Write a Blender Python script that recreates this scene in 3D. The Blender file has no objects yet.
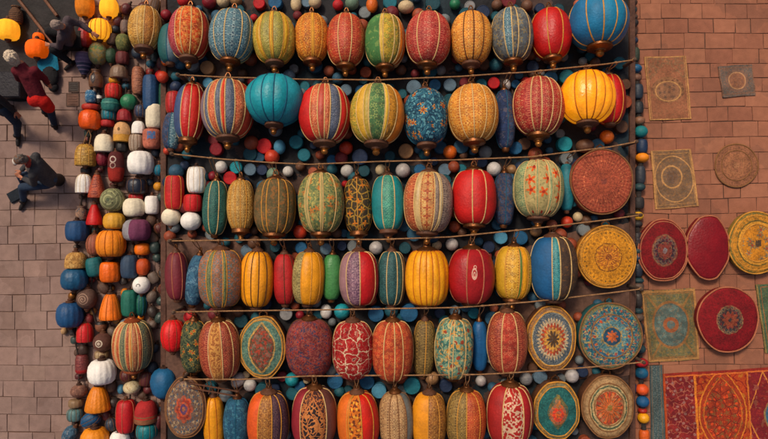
import bpy, math, random
import numpy as np
from mathutils import Vector, Matrix
random.seed(11)
R_ = random.Random(5)
scene = bpy.context.scene
COL = scene.collection
PI = math.pi
H, F = 12.0, 600.0           # camera height (m), focal length in photo pixels

def at(px, py, z=0.0):
    """photo pixel -> world point at height z"""
    s = (H - z) / F
    return Vector(((px - 384) * s, (219.5 - py) * s, z))

def lin(c):
    o = []
    g = sum(c[:3]) / 3
    for v in c[:3]:
        v = max(0.0, min(255.0, g + (v - g) * 1.08)) / 255.0
        o.append(v / 12.92 if v <= .04045 else ((v + .055) / 1.055) ** 2.4)
    return tuple(o) + (1.0,)

# ------------------------------------------------------------------ node expressions
T = None
class E:
    def __init__(s, k): s.k = k
    def __add__(a, b): return m_('ADD', a, b)
    def __radd__(a, b): return m_('ADD', b, a)
    def __sub__(a, b): return m_('SUBTRACT', a, b)
    def __rsub__(a, b): return m_('SUBTRACT', b, a)
    def __mul__(a, b): return m_('MULTIPLY', a, b)
    def __rmul__(a, b): return m_('MULTIPLY', b, a)
    def __truediv__(a, b): return m_('DIVIDE', a, b)
    def __lt__(a, b): return m_('LESS_THAN', a, b)
    def __gt__(a, b): return m_('GREATER_THAN', a, b)
def put(sock, v):
    if isinstance(v, E): T.links.new(v.k, sock)
    else: sock.default_value = v
def m_(op, *a):
    n = T.nodes.new('ShaderNodeMath'); n.operation = op
    for i, v in enumerate(a): put(n.inputs[i], v)
    return E(n.outputs[0])
def ab(a): return m_('ABSOLUTE', a)
def sn(a): return m_('SINE', a)
def cs(a): return m_('COSINE', a)
def fr(a): return m_('FRACT', a)
def mx(a, b): return m_('MAXIMUM', a, b)
def sq(a): return m_('SQRT', a)
def noise_(vec, scale, detail=2.0, out=0, dims='3D'):
    n = T.nodes.new('ShaderNodeTexNoise'); n.noise_dimensions = dims
    put(n.inputs['Vector'], vec); n.inputs['Scale'].default_value = scale
    n.inputs['Detail'].default_value = detail
    return E(n.outputs[out])
def voro(vec, scale, feature='F1', rnd=.7):
    n = T.nodes.new('ShaderNodeTexVoronoi'); n.voronoi_dimensions = '2D'; n.feature = feature
    put(n.inputs['Vector'], vec); n.inputs['Scale'].default_value = scale
    n.inputs['Randomness'].default_value = rnd
    return n
def sepxyz(v):
    n = T.nodes.new('ShaderNodeSeparateXYZ'); put(n.inputs[0], v)
    return E(n.outputs[0]), E(n.outputs[1]), E(n.outputs[2])
def comb(x, y, z=0.0):
    n = T.nodes.new('ShaderNodeCombineXYZ')
    put(n.inputs[0], x); put(n.inputs[1], y); put(n.inputs[2], z)
    return E(n.outputs[0])
def mixc(fac, a, b, mode='MIX'):
    n = T.nodes.new('ShaderNodeMix'); n.data_type = 'RGBA'; n.blend_type = mode
    put(n.inputs[0], fac); put(n.inputs[6], a); put(n.inputs[7], b)
    return E(n.outputs[2])

class Ctx: pass
MATS = {}
def pmat(key, base, layers=(), rough=.82, metal=0.0, emit=0.0, wear=.35, wear_scale=5.0,
         bump=.25, bump_scale=22.0, pleat=0.0, coords='uv', sheen=.0, glow=None, spec=.3, warp=0.006, fuzz=0.0):
    """layers: (mask(c) -> expression, colour). coords: uv (metres / unit) or object"""
    global T
    if key in MATS: return MATS[key]
    m = bpy.data.materials.new(key); m.use_nodes = True
    T = m.node_tree; T.nodes.clear()
    out = T.nodes.new('ShaderNodeOutputMaterial'); bs = T.nodes.new('ShaderNodeBsdfPrincipled')
    T.links.new(bs.outputs[0], out.inputs[0])
    tc = T.nodes.new('ShaderNodeTexCoord'); oi = T.nodes.new('ShaderNodeObjectInfo')
    obj = E(tc.outputs['Object'])
    c = Ctx(); rnd = E(oi.outputs['Random'])
    if layers or pleat:
        uv = T.nodes.new('ShaderNodeUVMap'); uv.uv_map = 'UVMap'
        x, y, _ = sepxyz(E(uv.outputs[0]))
        if warp:
            wn = T.nodes.new('ShaderNodeTexNoise'); put(wn.inputs['Vector'], obj); wn.inputs['Scale'].default_value = 9
            wx, wy, _ = sepxyz(E(wn.outputs['Color']))
            x = x + (wx - .5) * (warp * 4); y = y + (wy - .5) * (warp * 4)
        c.x, c.y = x, y
        c.vec = comb(x + rnd * 40.0, y + rnd * 17.0, 0.0)
        g = T.nodes.new('ShaderNodeUVMap'); g.uv_map = 'gore'
        c.gx, c.gy, _ = sepxyz(E(g.outputs[0]))
        c.r = sq(x * x + y * y); c.th = m_('ARCTAN2', y, x)
    c.obj = obj
    col = lin(base)
    for mask, cc in layers:
        mk = mask(c)
        col = mixc(mk, col, lin(cc) if isinstance(cc, tuple) else cc(c))
    if fuzz:
        col = mixc((noise_(obj, 30.0, 3.0) > .52) * fuzz, col, lin(tuple(int(v * .62) for v in base)))
        col = mixc((noise_(obj, 17.0, 2.0) > .56) * (fuzz * .8), col, lin(tuple(min(255, int(v * 1.12)) for v in base)))
    shift = comb(rnd * 31.0, rnd * 7.0, rnd * 13.0)
    va = T.nodes.new('ShaderNodeVectorMath'); va.operation = 'ADD'
    put(va.inputs[0], obj); put(va.inputs[1], shift); ov = E(va.outputs[0])
    w1 = noise_(ov, wear_scale, 5.0); w2 = noise_(ov, wear_scale * 6, 3.0)
    ww = (w1 * .65 + w2 * .35)
    mr = T.nodes.new('ShaderNodeMapRange'); put(mr.inputs[0], ww)
    mr.inputs[1].default_value = .35; mr.inputs[2].default_value = .65
    mr.inputs[3].default_value = 1.0 - wear; mr.inputs[4].default_value = 1.0 + wear * .35
    k = E(mr.outputs[0])
    kc = T.nodes.new('ShaderNodeCombineColor')
    for i in range(3): T.links.new(k.k, kc.inputs[i])
    col = mixc(1.0, col, E(kc.outputs[0]), 'MULTIPLY')
    put(bs.inputs['Base Color'], col)
    bs.inputs['Roughness'].default_value = rough; bs.inputs['Metallic'].default_value = metal
    bs.inputs['Specular IOR Level'].default_value = spec
    if sheen:
        bs.inputs['Sheen Weight'].default_value = sheen; bs.inputs['Sheen Roughness'].default_value = .5
    hgt = noise_(ov, bump_scale, 4.0)
    if pleat: hgt = hgt * .85 + sn(c.x * (2 * PI / pleat)) * .1
    if layers: pass
    if bump:
        b = T.nodes.new('ShaderNodeBump'); b.inputs['Strength'].default_value = bump
        b.inputs['Distance'].default_value = .03; put(b.inputs['Height'], hgt)
        T.links.new(b.outputs[0], bs.inputs['Normal'])
    if emit:
        put(bs.inputs['Emission Color'], col if glow is None else lin(glow)); bs.inputs['Emission Strength'].default_value = emit
    MATS[key] = m
    return m

# masks ---------------------------------------------------------------
def ring(a, b): return lambda c: m_('MULTIPLY', c.r > a, c.r < b)
def disc(a): return lambda c: c.r < a
def petals(n, r0, amp, ph=0.0): return lambda c: c.r < (r0 + amp * ab(cs(c.th * (n / 2) + ph)))
def rpetals(n, a, r0, amp, ph=0.0): return lambda c: (c.r < (r0 + amp * ab(cs(c.th * (n / 2) + ph)))) * (c.r > a)
def dots(n, r0, s):
    def f(c):
        a = (fr(c.th * (n / (2 * PI)) + .5 + n) - .5) * (2 * PI * r0 / n); d = c.r - r0
        return (a * a + d * d) < s * s
    return f
def spokes(n, a, b, w): return lambda c: (ab(fr(c.th * (n / (2 * PI)) + n) - .5) < w) * (c.r > a) * (c.r < b)
def rect(hw, hh): return lambda c: mx(ab(c.x) / hw, ab(c.y) / hh) < 1.0
def frame(hw, hh, w): return lambda c: (mx(ab(c.x) - hw, ab(c.y) - hh) < 0.0) * (mx(ab(c.x) - (hw - w), ab(c.y) - (hh - w)) > 0.0)
def ell(cx, cy, rx, ry, w=None):
    def f(c):
        u = (c.x - cx) / rx; v = (c.y - cy) / ry
        d = sq(u * u + v * v)
        return d < 1.0 if w is None else (d < 1.0) * (d > 1.0 - w)
    return f
def lens(w, h, lw=None, cx=0.0):
    def f(c):
        d = ab(c.x - cx) / w + (c.y / h) * (c.y / h)
        return d < 1.0 if lw is None else (d < 1.0) * (d > 1.0 - lw)
    return f
def glens(w, h, lw=None):
    def f(c):
        d = ab(c.gx) / w + (c.gy / h) * (c.gy / h)
        return d < 1.0 if lw is None else (d < 1.0) * (d > 1.0 - lw)
    return f
def gedge(a): return lambda c: ab(c.gx) > a
def gband(a, b): return lambda c: (ab(c.gx) > a) * (ab(c.gx) < b)
def ycut(a, b): return lambda c: (c.y > a) * (c.y < b)
def xcut(a, b): return lambda c: (c.x > a) * (c.x < b)
def speck(scale, thr, det=2.0): return lambda c: noise_(c.vec, scale, det) > thr
def vine(scale, w): return lambda c: ab(noise_(c.vec, scale, 1.0) - .5) < w
def net(scale, w): return lambda c: E(voro(c.vec, scale, 'DISTANCE_TO_EDGE', .8).outputs['Distance']) < w
def spots(scale, s, rnd=.7): return lambda c: E(voro(c.vec, scale, 'F1', rnd).outputs['Distance']) < s
def floral(scale, s, n=5, rnd=.7):
    def f(c):
        v = voro(c.vec, scale, 'F1', rnd)
        sx, sy, _ = sepxyz(E(v.outputs['Position'])); cx, cy, _ = sepxyz(c.vec)
        a = m_('ARCTAN2', sy - cy, sx - cx)
        return E(v.outputs['Distance']) < (s * .68 + s * .32 * cs(a * float(n)))
    return f
def both(f, g): return lambda c: f(c) * g(c)
def stripes(per, duty, off=0.0): return lambda c: fr(c.x * (1 / per) + off + 20.0) < duty
def hstripes(per, duty): return lambda c: fr(c.y * (1 / per) + 20.0) < duty

# ------------------------------------------------------------------ mesh helpers
def mesh(name, verts, faces, mats, fm=None, uvs=None, gore=None, smooth=True):
    me = bpy.data.meshes.new(name)
    me.from_pydata([tuple(v) for v in verts], [], faces)
    if not isinstance(mats, (list, tuple)): mats = [mats]
    for m in mats: me.materials.append(m)
    if fm is not None: me.polygons.foreach_set('material_index', fm)
    li = None
    for nm, data in (('UVMap', uvs), ('gore', gore)):
        if data is None: continue
        lay = me.uv_layers.new(name=nm)
        flat = []
        for i, f in enumerate(faces):
            d = data[i] if isinstance(data, dict) else [data[k] for k in f]
            for q in d: flat += [q[0], q[1]]
        lay.data.foreach_set('uv', flat)
    me.update()
    if smooth:
        me.polygons.foreach_set('use_smooth', [True] * len(faces)); me.set_sharp_from_angle(angle=math.radians(42))
    return me
def link(name, me, parent=None, loc=None):
    o = bpy.data.objects.new(name, me); COL.objects.link(o)
    if parent is not None: o.parent = parent
    if loc is not None: o.location = loc
    return o
def thing(name, label, cat, loc=(0, 0, 0), rz=0.0, group=None):
    o = bpy.data.objects.new(name, None); COL.objects.link(o)
    o.empty_display_size = .1
    o.location = loc; o.rotation_euler = (0, 0, rz)
    return tag(o, label, cat, group)
def tag(o, label, cat, group=None, kind=None):
    o['label'] = label; o['category'] = cat
    if group: o['group'] = group
    if kind: o['kind'] = kind
    return o
class MB:
    """collects pieces into one mesh"""
    def __init__(s): s.v = []; s.f = []
    def add(s, v, f):
        k = len(s.v); s.v += [Vector(q) for q in v]; s.f += [tuple(i + k for i in q) for q in f]; return s
    def tube(s, pts, r, n=6, closed=False, flat=1.0):
        pts = [Vector(p) for p in pts]; N = len(pts); vs = []
        rr = r if isinstance(r, (list, tuple)) else [r] * N
        up = None
        for i, p in enumerate(pts):
            if closed: d = pts[(i + 1) % N] - pts[i - 1]
            else: d = pts[min(i + 1, N - 1)] - pts[max(i - 1, 0)]
            if d.length < 1e-9: d = Vector((0, 0, 1))
            d.normalize()
            if up is None:
                up = Vector((0, 0, 1)) if abs(d.z) < .9 else Vector((1, 0, 0))
            a = d.cross(up)
            if a.length < 1e-6: a = d.orthogonal()
            a.normalize(); b = a.cross(d).normalized(); up = b
            for k in range(n):
                t = 2 * PI * k / n
                vs.append(p + a * (math.cos(t) * rr[i]) + b * (math.sin(t) * rr[i] * flat))
        fs = []
        for i in range(N if closed else N - 1):
            j = (i + 1) % N
            for k in range(n):
                l = (k + 1) % n
                fs.append((i * n + k, i * n + l, j * n + l, j * n + k))
        if not closed:
            fs.append(tuple(reversed(range(n)))); fs.append(tuple((N - 1) * n + k for k in range(n)))
        return s.add(vs, fs)
    def lathe(s, prof, n=20, origin=(0, 0, 0), axis='Y', sx=1.0, lobes=0, lamp=0.0):
        """prof: [(radius, along)], revolved round the axis through origin"""
        o = Vector(origin); vs = []; fs = []
        for r, t in prof:
            for k in range(n):
                a = 2 * PI * k / n
                q = r * (1 + lamp * (abs(math.sin(a * lobes / 2)) - .6)) if lobes else r
                u, w = math.sin(a) * q * sx, math.cos(a) * q
                vs.append(o + (Vector((u, t, w)) if axis == 'Y' else Vector((u, w, t))))
        for i in range(len(prof) - 1):
            for k in range(n):
                l = (k + 1) % n
                q = (i * n + k, i * n + l, (i + 1) * n + l, (i + 1) * n + k)
                fs.append(q if axis == 'Y' else q[::-1])
        fs.append(tuple(range(n)) if axis != 'Y' else tuple(reversed(range(n))))
        e = [(len(prof) - 1) * n + k for k in range(n)]
        fs.append(tuple(e) if axis == 'Y' else tuple(reversed(e)))
        return s.add(vs, fs)
    def ball(s, c, r, n=12, sc=(1, 1, 1)):
        vs = []; fs = []; c = Vector(c); m = n // 2 + 1
        for i in range(m + 1):
            ph = PI * i / m
            for k in range(n):
                a = 2 * PI * k / n
                vs.append(c + Vector((math.sin(ph) * math.cos(a) * r * sc[0], math.sin(ph) * math.sin(a) * r * sc[1], math.cos(ph) * r * sc[2])))
        for i in range(m):
            for k in range(n):
                l = (k + 1) % n
                fs.append((i * n + k, (i + 1) * n + k, (i + 1) * n + l, i * n + l))
        return s.add(vs, fs)
    def box(s, lo, hi, bev=0.0):
        x0, y0, z0 = lo; x1, y1, z1 = hi; b = bev
        if b:
            vs = []
            for z, ins in ((z0, b), (z0 + b, 0), (z1 - b, 0), (z1, b)):
                i2 = ins
                vs += [(x0 + i2, y0 + i2, z), (x1 - i2, y0 + i2, z), (x1 - i2, y1 - i2, z), (x0 + i2, y1 - i2, z)]
            fs = [(3, 2, 1, 0), (12, 13, 14, 15)]
            for r in range(3):
                for k in range(4):
                    l = (k + 1) % 4
                    fs.append((r * 4 + k, r * 4 + l, r * 4 + 4 + l, r * 4 + 4 + k))
        else:
            vs = [(x0, y0, z0), (x1, y0, z0), (x1, y1, z0), (x0, y1, z0), (x0, y0, z1), (x1, y0, z1), (x1, y1, z1), (x0, y1, z1)]
            fs = [(3, 2, 1, 0), (4, 5, 6, 7), (0, 1, 5, 4), (1, 2, 6, 5), (2, 3, 7, 6), (3, 0, 4, 7)]
        return s.add(vs, fs)
    def build(s, name, mat, parent=None, smooth=True, loc=None):
        return link(name, mesh(name, s.v, s.f, mat, smooth=smooth), parent, loc)
def jig(a, k=.1): return a * (1 + R_.uniform(-k, k))
# ------------------------------------------------------------------ palette and cloths
RED, DRED, MAROON = (182, 26, 20), (140, 22, 24), (104, 28, 40)
ORANGE, RUST, TERRA = (214, 84, 24), (170, 66, 34), (168, 84, 60)
YEL, GOLD, OCHRE = (226, 150, 20), (186, 132, 52), (150, 108, 48)
BLUE, NAVY, SLATE = (24, 88, 132), (34, 44, 68), (88, 108, 120)
TEAL, DTEAL, GREEN = (22, 130, 142), (30, 88, 88), (56, 122, 78)
CREAM, TAN, WHITE = (206, 186, 140), (168, 132, 92), (206, 198, 186)
BROWN, DBROWN, OLIVE = (112, 72, 46), (58, 38, 30), (116, 100, 52)
PLUM, PINK, SALMON, BLACK = (112, 62, 84), (196, 96, 84), (196, 110, 80), (30, 27, 28)

def plain(c):
    key = 'plain cloth %d %d %d' % c
    return pmat(key, c, (), wear=.3, wear_scale=4.0, bump=.3, bump_scale=26, rough=.42 + .06 * ((c[0] + c[1] * 3) % 5), spec=.42)
def mx_(a, b, k): return tuple(int(round(x + (y - x) * k)) for x, y in zip(a, b))
def motif(n, per, size, k=1.0, off=0.0):
    """a chain of rosettes down the middle of each gore"""
    def f(c):
        v = (fr(c.y * (1 / per) + 20.5 + off) - .5) * per; u = (c.gx * .11)
        return sq(u * u + v * v) < (size * (.7 + .3 * cs(m_('ARCTAN2', v, u) * float(n))) * k)
    return f
def chain(per, a, w):
    """two waving stems that cross between the rosettes"""
    return lambda c: ab(ab(c.gx) - a * ab(sn(c.y * (PI / per)))) < w
def brocade(b, c1, c2, sc=15.0):
    h = (b[0] * 7 + b[1] * 3 + b[2] * 5 + int(sc)) % 5
    per = (.115, .14, .17, .125, .15)[h]; n = (6, 4, 8, 5, 4)[h]; size = per * (.4, .36, .42, .38, .44)[h]
    L_ = [(speck(sc * .5, .52, 3.0), mx_(b, c2, .4)), (vine(sc * 1.5, .05), mx_(b, c1, .35)), (gband(.76, .88), mx_(b, c2, .9)), (both(gband(.6, .97), lambda c: fr(c.y * (3 / per) + 20.0) < .4), mx_(b, c1, .5))]
    if h in (0, 2, 3): L_ += [(chain(per, .62, .07), mx_(b, c2, .8))]
    L_ += [(motif(n, per, size), mx_(b, c1, .85)), (motif(n, per, size * .72), mx_(b, c2, .9)), (motif(3, per, size * .36), mx_(b, c1, 1.0)), (motif(4, per, size * .3, 1.0, .5), mx_(b, c1, .8))]
    return pmat('brocade %s %s %s %g' % (b, c1, c2, sc), b, L_, bump=.5, bump_scale=34, warp=.012, rough=.44 + .05 * h, spec=.42)
def flor(b, c1, c2, sc=8.0, n=5):
    return pmat('floral %s %s %s %g %d' % (b, c1, c2, sc, n), b, [(speck(sc * .8, .53, 3.0), mx_(b, (60, 40, 30), .25)), (vine(sc * 1.5, .035), mx_(b, c2, .6)), (floral(sc, .42, n), mx_(b, c1, .7)), (spots(sc, .12), mx_(b, c2, .8))], bump=.35)
def leafy(b, c1, c2, sc=9.0):
    return pmat('leafy %s %s %s %g' % (b, c1, c2, sc), b, [(speck(sc, .54, 4.0), mx_(b, c1, .75)), (vine(sc * 1.1, .035), mx_(b, c2, .65)), (speck(sc * 2.5, .6), mx_(b, c2, .5))], bump=.35)
def netted(b, c1, c2, sc=5.0):
    return pmat('netted %s %s %s %g' % (b, c1, c2, sc), b, [(speck(sc * 4, .6), c2), (net(sc * 2.2, .03), mx_(b, c1, .5)), (net(sc, .042), c1), (spots(sc, .12), mx_(b, c1, .7)), (spots(sc, .06), (90, 60, 50))], bump=.4, warp=.05)
def edged(b, e, c1, sc=13.0, a=.72):
    return pmat('edged %s %s %s %g' % (b, e, c1, sc), b, [(vine(sc, .05), c1), (speck(sc * 1.8, .6), c1), (gband(a, a + .1), c1), (gedge(a + .1), e)], bump=.4)
def lensed(b, inner, rim, spot, sc=14.0):
    return pmat('lensed %s %s %s' % (b, inner, rim), b, [(vine(sc, .05), rim), (glens(.86, .86), inner), (both(glens(.86, .86), vine(sc * .8, .06)), spot), (glens(.86, .86, .14), rim), (glens(.42, .4, .2), rim)], bump=.4)

bronze = pmat('aged bronze', (118, 74, 42), metal=.75, rough=.42, wear=.5, bump=.2, spec=.5)
brass = pmat('worn brass', (146, 96, 46), metal=.7, rough=.38, wear=.45, bump=.2, spec=.5)
darkwood = pmat('dark turned wood', (64, 42, 32), rough=.6, wear=.4, bump=.3)
rimwood = pmat('brown rim wood', (92, 58, 40), rough=.6, wear=.4, bump=.3)
ropem = pmat('hemp rope', (150, 112, 78), rough=.9, wear=.45, wear_scale=18, bump=.6, bump_scale=60)
cordm = pmat('dark cord', (50, 40, 36), rough=.9, wear=.4, bump=.5, bump_scale=60)
PIPE = {'c': pmat('cream piping', (206, 172, 116), rough=.75, wear=.3, wear_scale=12), 'g': pmat('gold piping', (196, 138, 58), rough=.6, wear=.35, wear_scale=12),
        'd': pmat('dark piping', (84, 52, 28), rough=.75, wear=.3), 'r': pmat('pink piping', (170, 104, 74), rough=.75, wear=.3), 't': pmat('teal piping', (26, 86, 110), rough=.75, wear=.3),
        'o': pmat('amber piping', (176, 96, 20), rough=.75, wear=.3), 'b': pmat('brown piping', (128, 88, 54), rough=.75, wear=.3, wear_scale=10)}

BED = .27                       # top of the covered display bed

def edge_angles(fr_):
    """visible-width fractions -> angles round the axis (0 faces up), mirrored underneath"""
    top = [math.asin(max(-1, min(1, f))) for f in fr_]
    return top

LANT = []; LROOT = []
def lantern(label, px, py, w, h, gores, ribs='c', p=2.1, e=.44, tilt=0, caps=('flat', 'cup'), base=BED, skew=0.0,
            group='lanterns strung in rows', bulge=.05, cat='lantern', lit=None, capm=None, flatk=1.0, lift=0.0):
    """gores: [cloth, fraction, cloth, fraction, ... cloth] read left to right over the width seen from above"""
    LANT.append((px, py, w, h))
    px_, py_ = px, py
    p = 2 + (p - 2) * (.28 if py < 160 else .4); e *= .76
    z = base + .35
    for _ in range(3):
        s = (H - z) / F; R = w * 1.03 / 2 * s; z = base + R * flatk + lift
    L = h * s; c = at(px, py, z)
    root = thing('lantern', label, cat, (c.x, c.y, base), math.radians(-tilt + R_.uniform(-2.2, 2.2)), group)
    LROOT.append((root, L, z - base, py))
    mats = []; cl = gores[0::2]; bd = [-1.0] + list(gores[1::2]) + [1.0]
    for m in cl:
        if m not in mats: mats.append(m)
    segs = []                                  # (angle0, angle1, material)
    ang = [math.asin(f) for f in bd]
    for i, m in enumerate(cl): segs.append((ang[i], ang[i + 1], mats.index(m)))
    for i in reversed(range(len(cl))): segs.append((PI - ang[i + 1], PI - ang[i], mats.index(cl[i])))
    Rz = Vector((0, 0, z - base))
    def prof(t):
        q = (max(0.0, 1 - abs(t) ** p)) ** (1 / p)
        return R * (e + (1 - e) * q) * (1 + skew * t)
    NT = 26
    ts = [math.sin(-PI / 2 + PI * i / NT) * .5 + (-1 + 2 * i / NT) * .5 for i in range(NT + 1)]
    V = []; Fc = []; fm = []; uv = []; gu = []
    def dent(a, t): return 1 + (1 - t * t) * (.012 * math.sin(2 * a + px) + .010 * math.sin(3 * a + 3.1 * t + py) + .008 * math.sin(5 * a - 4 * t + px * .7))
    for a0, a1, mi in segs:
        n = max(3, int((a1 - a0) / .16))
        k0 = len(V)
        for t in ts:
            for k in range(n + 1):
                f = -1 + 2 * k / n; a = a0 + (a1 - a0) * k / n
                r = prof(t) * (1 + bulge * (1 - f * f) * min(1, (1 - abs(t)) * 3)) * dent(a, t)
                V.append((r * math.sin(a), t * L / 2, Rz.z + r * math.cos(a) * flatk))
                uv.append((a * R, t * L / 2)); gu.append((f, t))
        for i in range(NT):
            for k in range(n):
                q = k0 + i * (n + 1) + k
                Fc.append((q, q + n + 1, q + n + 2, q + 1)); fm.append(mi)
    # close the two ends
    sh = link('shade', mesh('shade', V, Fc, mats, fm, uv, gu), root)
    sol = MB()
    for a0, a1, mi in segs:
        pts = []
        for t in ts:
            r = prof(t) * dent(a0, t)
            pts.append((r * math.sin(a0), t * L / 2, Rz.z + r * math.cos(a0) * flatk))
        sol.tube(pts, .010 * (w / 40) ** .5 + .0015, 6)
    if ribs: sol.build('piping', PIPE[ribs], root)
    capm = capm or (bronze if R_.random() < .6 else rimwood)
    pitch = -9 if py < 160 else -5 if py < 215 else 0 if py < 300 else 5
    root.rotation_euler.x = math.radians(pitch)
    er0, er1 = prof(-1.0), prof(1.0)
    top, bot = caps
    y1, y0 = L / 2, -L / 2
    if top:
        m = MB(); u = min(.05, L * .05)
        m.lathe([(er1 * .3, y1 - .01), (er1 * 1.08, y1 - .012), (er1 * 1.1, y1 + u * .4), (er1 * .85, y1 + u), (er1 * .5, y1 + u * 1.5), (er1 * .46, y1 + u * 1.9), (.002, y1 + u * 2)][::1], 18, Rz)
        m.build('cap', capm, root)
        g = MB(); hh = .05 + er1 * .25
        g.tube([(-er1 * .3, y1 + u, Rz.z), (-er1 * .3, y1 + u + hh, Rz.z), (-er1 * .1, y1 + u + hh * 1.6, Rz.z), (er1 * .1, y1 + u + hh * 1.6, Rz.z), (er1 * .3, y1 + u + hh, Rz.z), (er1 * .3, y1 + u, Rz.z)], .014, 6)
        g.build('hanging_loop', bronze, root)
    if bot:
        m = MB(); u = max(.062, L * .068)
        if bot == 'cup':
            q = max(er0 * 1.12, .145)
            m.lathe([(.002, y0 - u * 1.75), (q * .5, y0 - u * 1.7), (q * .56, y0 - u * 1.3), (q * .8, y0 - u * 1.0), (q * 1.14, y0 - u * .8), (q * 1.22, y0 - u * .62), (q * 1.2, y0 + .02), (q * 1.02, y0 + .05), (q * .4, y0 + .05)], 22, Rz)
            m.build('cap', capm, root)
            g = MB(); g.lathe([(.002, y0 - u * 3.3), (q * .2, y0 - u * 3.2), (q * .34, y0 - u * 2.8), (q * .38, y0 - u * 2.4), (q * .3, y0 - u * 2.05), (q * .42, y0 - u * 1.9), (q * .4, y0 - u * 1.7)], 14, Rz); g.build('knob', brass, root)
        else:
            m.lathe([(.002, y0 - u * .9), (er0 * .8, y0 - u * .9), (er0 * 1.08, y0 - u * .5), (er0 * 1.1, y0 + .01), (er0 * .4, y0 + .012)], 18, Rz)
            m.build('cap', capm, root)
    else:
        MB().lathe([(.002, y0 - .012), (er0 * .9, y0 - .01), (er0 * 1.02, y0 + .006), (er0 * .3, y0 + .008)], 18, Rz).build('cap', rimwood, root)
    return root

def cushion(name, label, cat, px, py, w, h, mat, rim='g', sides=0, roundk=.5, phase=0.0, thick=.34, dome=.06, base=BED,
            sidem=None, rims=(1.0,), loop=True, group=None, tilt=0, point=0.0):
    """a flat padded disc / octagon lying face up; pattern mapped to -1..1 across its face"""
    LANT.append((px, py, w, h))
    z = base + thick; s = (H - z) / F; c = at(px, py, z)
    A, B = w / 2 * s, h / 2 * s
    root = thing(name, label, cat, (c.x, c.y, base), math.radians(-tilt), group)
    N = 64
    def out(a):
        k = 1 + .012 * math.sin(3 * a + px) + .008 * math.sin(5 * a + py)
        if sides:
            roundk_ = roundk + (1 - roundk) * .5
            st = 2 * PI / sides; q = ((a + phase) % st) - st / 2
            poly = math.cos(st / 2) / math.cos(q)
            k *= roundk_ + (1 - roundk_) * poly
            k /= roundk_ + (1 - roundk_) * (math.cos(st / 2) * .5 + .5)
        return k * (1 + point * abs(math.sin(a)) ** 6)
    angs = [2 * PI * i / N for i in range(N)]
    pr = [(.9, 0.0), (.985, thick * .15), (1.0, thick * .5), (.99, thick * .85), (.955, thick)]
    V = []; Fc = []; fm = []; uv = []
    def addring(sc, zz):
        for a in angs:
            k = out(a) * sc
            V.append((A * k * math.cos(a), B * k * math.sin(a), zz)); uv.append((k * math.cos(a), k * math.sin(a)))
    for sc, zz in pr: addring(sc, zz)
    tops = [.9, .78, .62, .46, .3, .16, .06]
    for sc in tops: addring(sc, thick + dome * (1 - sc * sc))
    nr = len(pr) + len(tops)
    for i in range(nr - 1):
        for k in range(N):
            l = (k + 1) % N
            Fc.append((i * N + k, i * N + l, (i + 1) * N + l, (i + 1) * N + k)); fm.append(1 if i < 3 else 0)
    Fc.append(tuple((nr - 1) * N + k for k in range(N))); fm.append(0)
    Fc.append(tuple(reversed(range(N)))); fm.append(1)
    link('cover', mesh('cover', V, Fc, [mat, sidem or rimwood], fm, uv, uv), root)
    if rim:
        m = MB()
        for q in rims:
            zz = thick * .93 if q > .93 else thick + dome * (1 - q * q)
            pts = [(A * out(a) * q * math.cos(a), B * out(a) * q * math.sin(a), zz) for a in angs]
            m.tube(pts, .015 if q > .93 else .011, 6, closed=True)
        m.build('piping', PIPE[rim], root)
    if loop:
        g = MB(); y = B
        g.tube([(-.07, y - .02, thick * .7), (-.07, y + .05, thick * .7), (0, y + .1, thick * .7), (.07, y + .05, thick * .7), (.07, y - .02, thick * .7)], .016, 6)
        g.build('hanging_loop', bronze, root)
    return root
# ------------------------------------------------------------------ the six rows of lanterns
P = plain
GR = 'lanterns strung in rows'
gold_br = brocade(GOLD, (222, 186, 110), OCHRE)
or_fl = flor((196, 74, 34), (206, 140, 62), (226, 172, 96), 8)
bl_br = brocade((70, 108, 122), (150, 168, 166), (48, 74, 92))
yg = brocade((186, 160, 66), (150, 132, 52), (214, 176, 76))
or_go = brocade((206, 124, 32), (150, 70, 24), (224, 160, 62))
red_fl = brocade((176, 58, 34), (208, 128, 72), (150, 40, 28))
gr_ye = flor((178, 148, 54), (112, 132, 60), (214, 170, 70), 9)
pinkred = brocade((174, 56, 46), (206, 132, 104), (148, 34, 32), 12)
peach = brocade((214, 136, 46), (230, 176, 92), (180, 96, 34), 13)
slate_fl = flor((92, 96, 98), (150, 128, 84), (120, 122, 118), 6)
blue_fl = pmat('blue with orange blossoms', (44, 96, 116), [(speck(18, .54), (96, 150, 160)), (vine(9, .04), (22, 58, 80)), (both(floral(4.4, .36, 7, 1.0), speck(3.0, .5)), (196, 132, 50)), (both(spots(4.4, .13, 1.0), speck(3.0, .5)), (150, 70, 34)), (speck(26, .6), (34, 72, 92))], bump=.35)
blst = brocade((84, 92, 110), (130, 130, 138), (60, 66, 86), 12)
or_st = brocade((196, 92, 52), (222, 146, 100), (160, 62, 40), 14)
gr_fl = flor((84, 116, 72), (150, 156, 92), (58, 92, 62), 8)
red_lace = brocade((162, 44, 36), (206, 146, 100), (140, 30, 30), 12)
gt = brocade((32, 84, 76), (58, 110, 92), (22, 64, 62), 12)
gold_l = brocade((172, 128, 60), (206, 170, 100), (128, 86, 40), 16)
br_fl = leafy((104, 84, 54), (140, 92, 46), (76, 74, 46), 9)
gyo = pmat('green gold with orange flowers', (132, 132, 80), [(speck(12, .54), (172, 156, 88)), (vine(7, .035), (92, 110, 72)), (both(floral(6, .4, 5, 1.0), speck(4, .48)), (190, 116, 54)), (spots(9, .14, 1.0), (84, 96, 64)), (speck(26, .6), (110, 108, 66))], bump=.35)
dk_leaf = pmat('dark with yellow leaves', (58, 48, 34), [(net(6.5, .07), (166, 128, 52)), (floral(5, .3, 4), (196, 116, 36)), (speck(20, .6), (110, 84, 40))], bump=.4)
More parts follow.
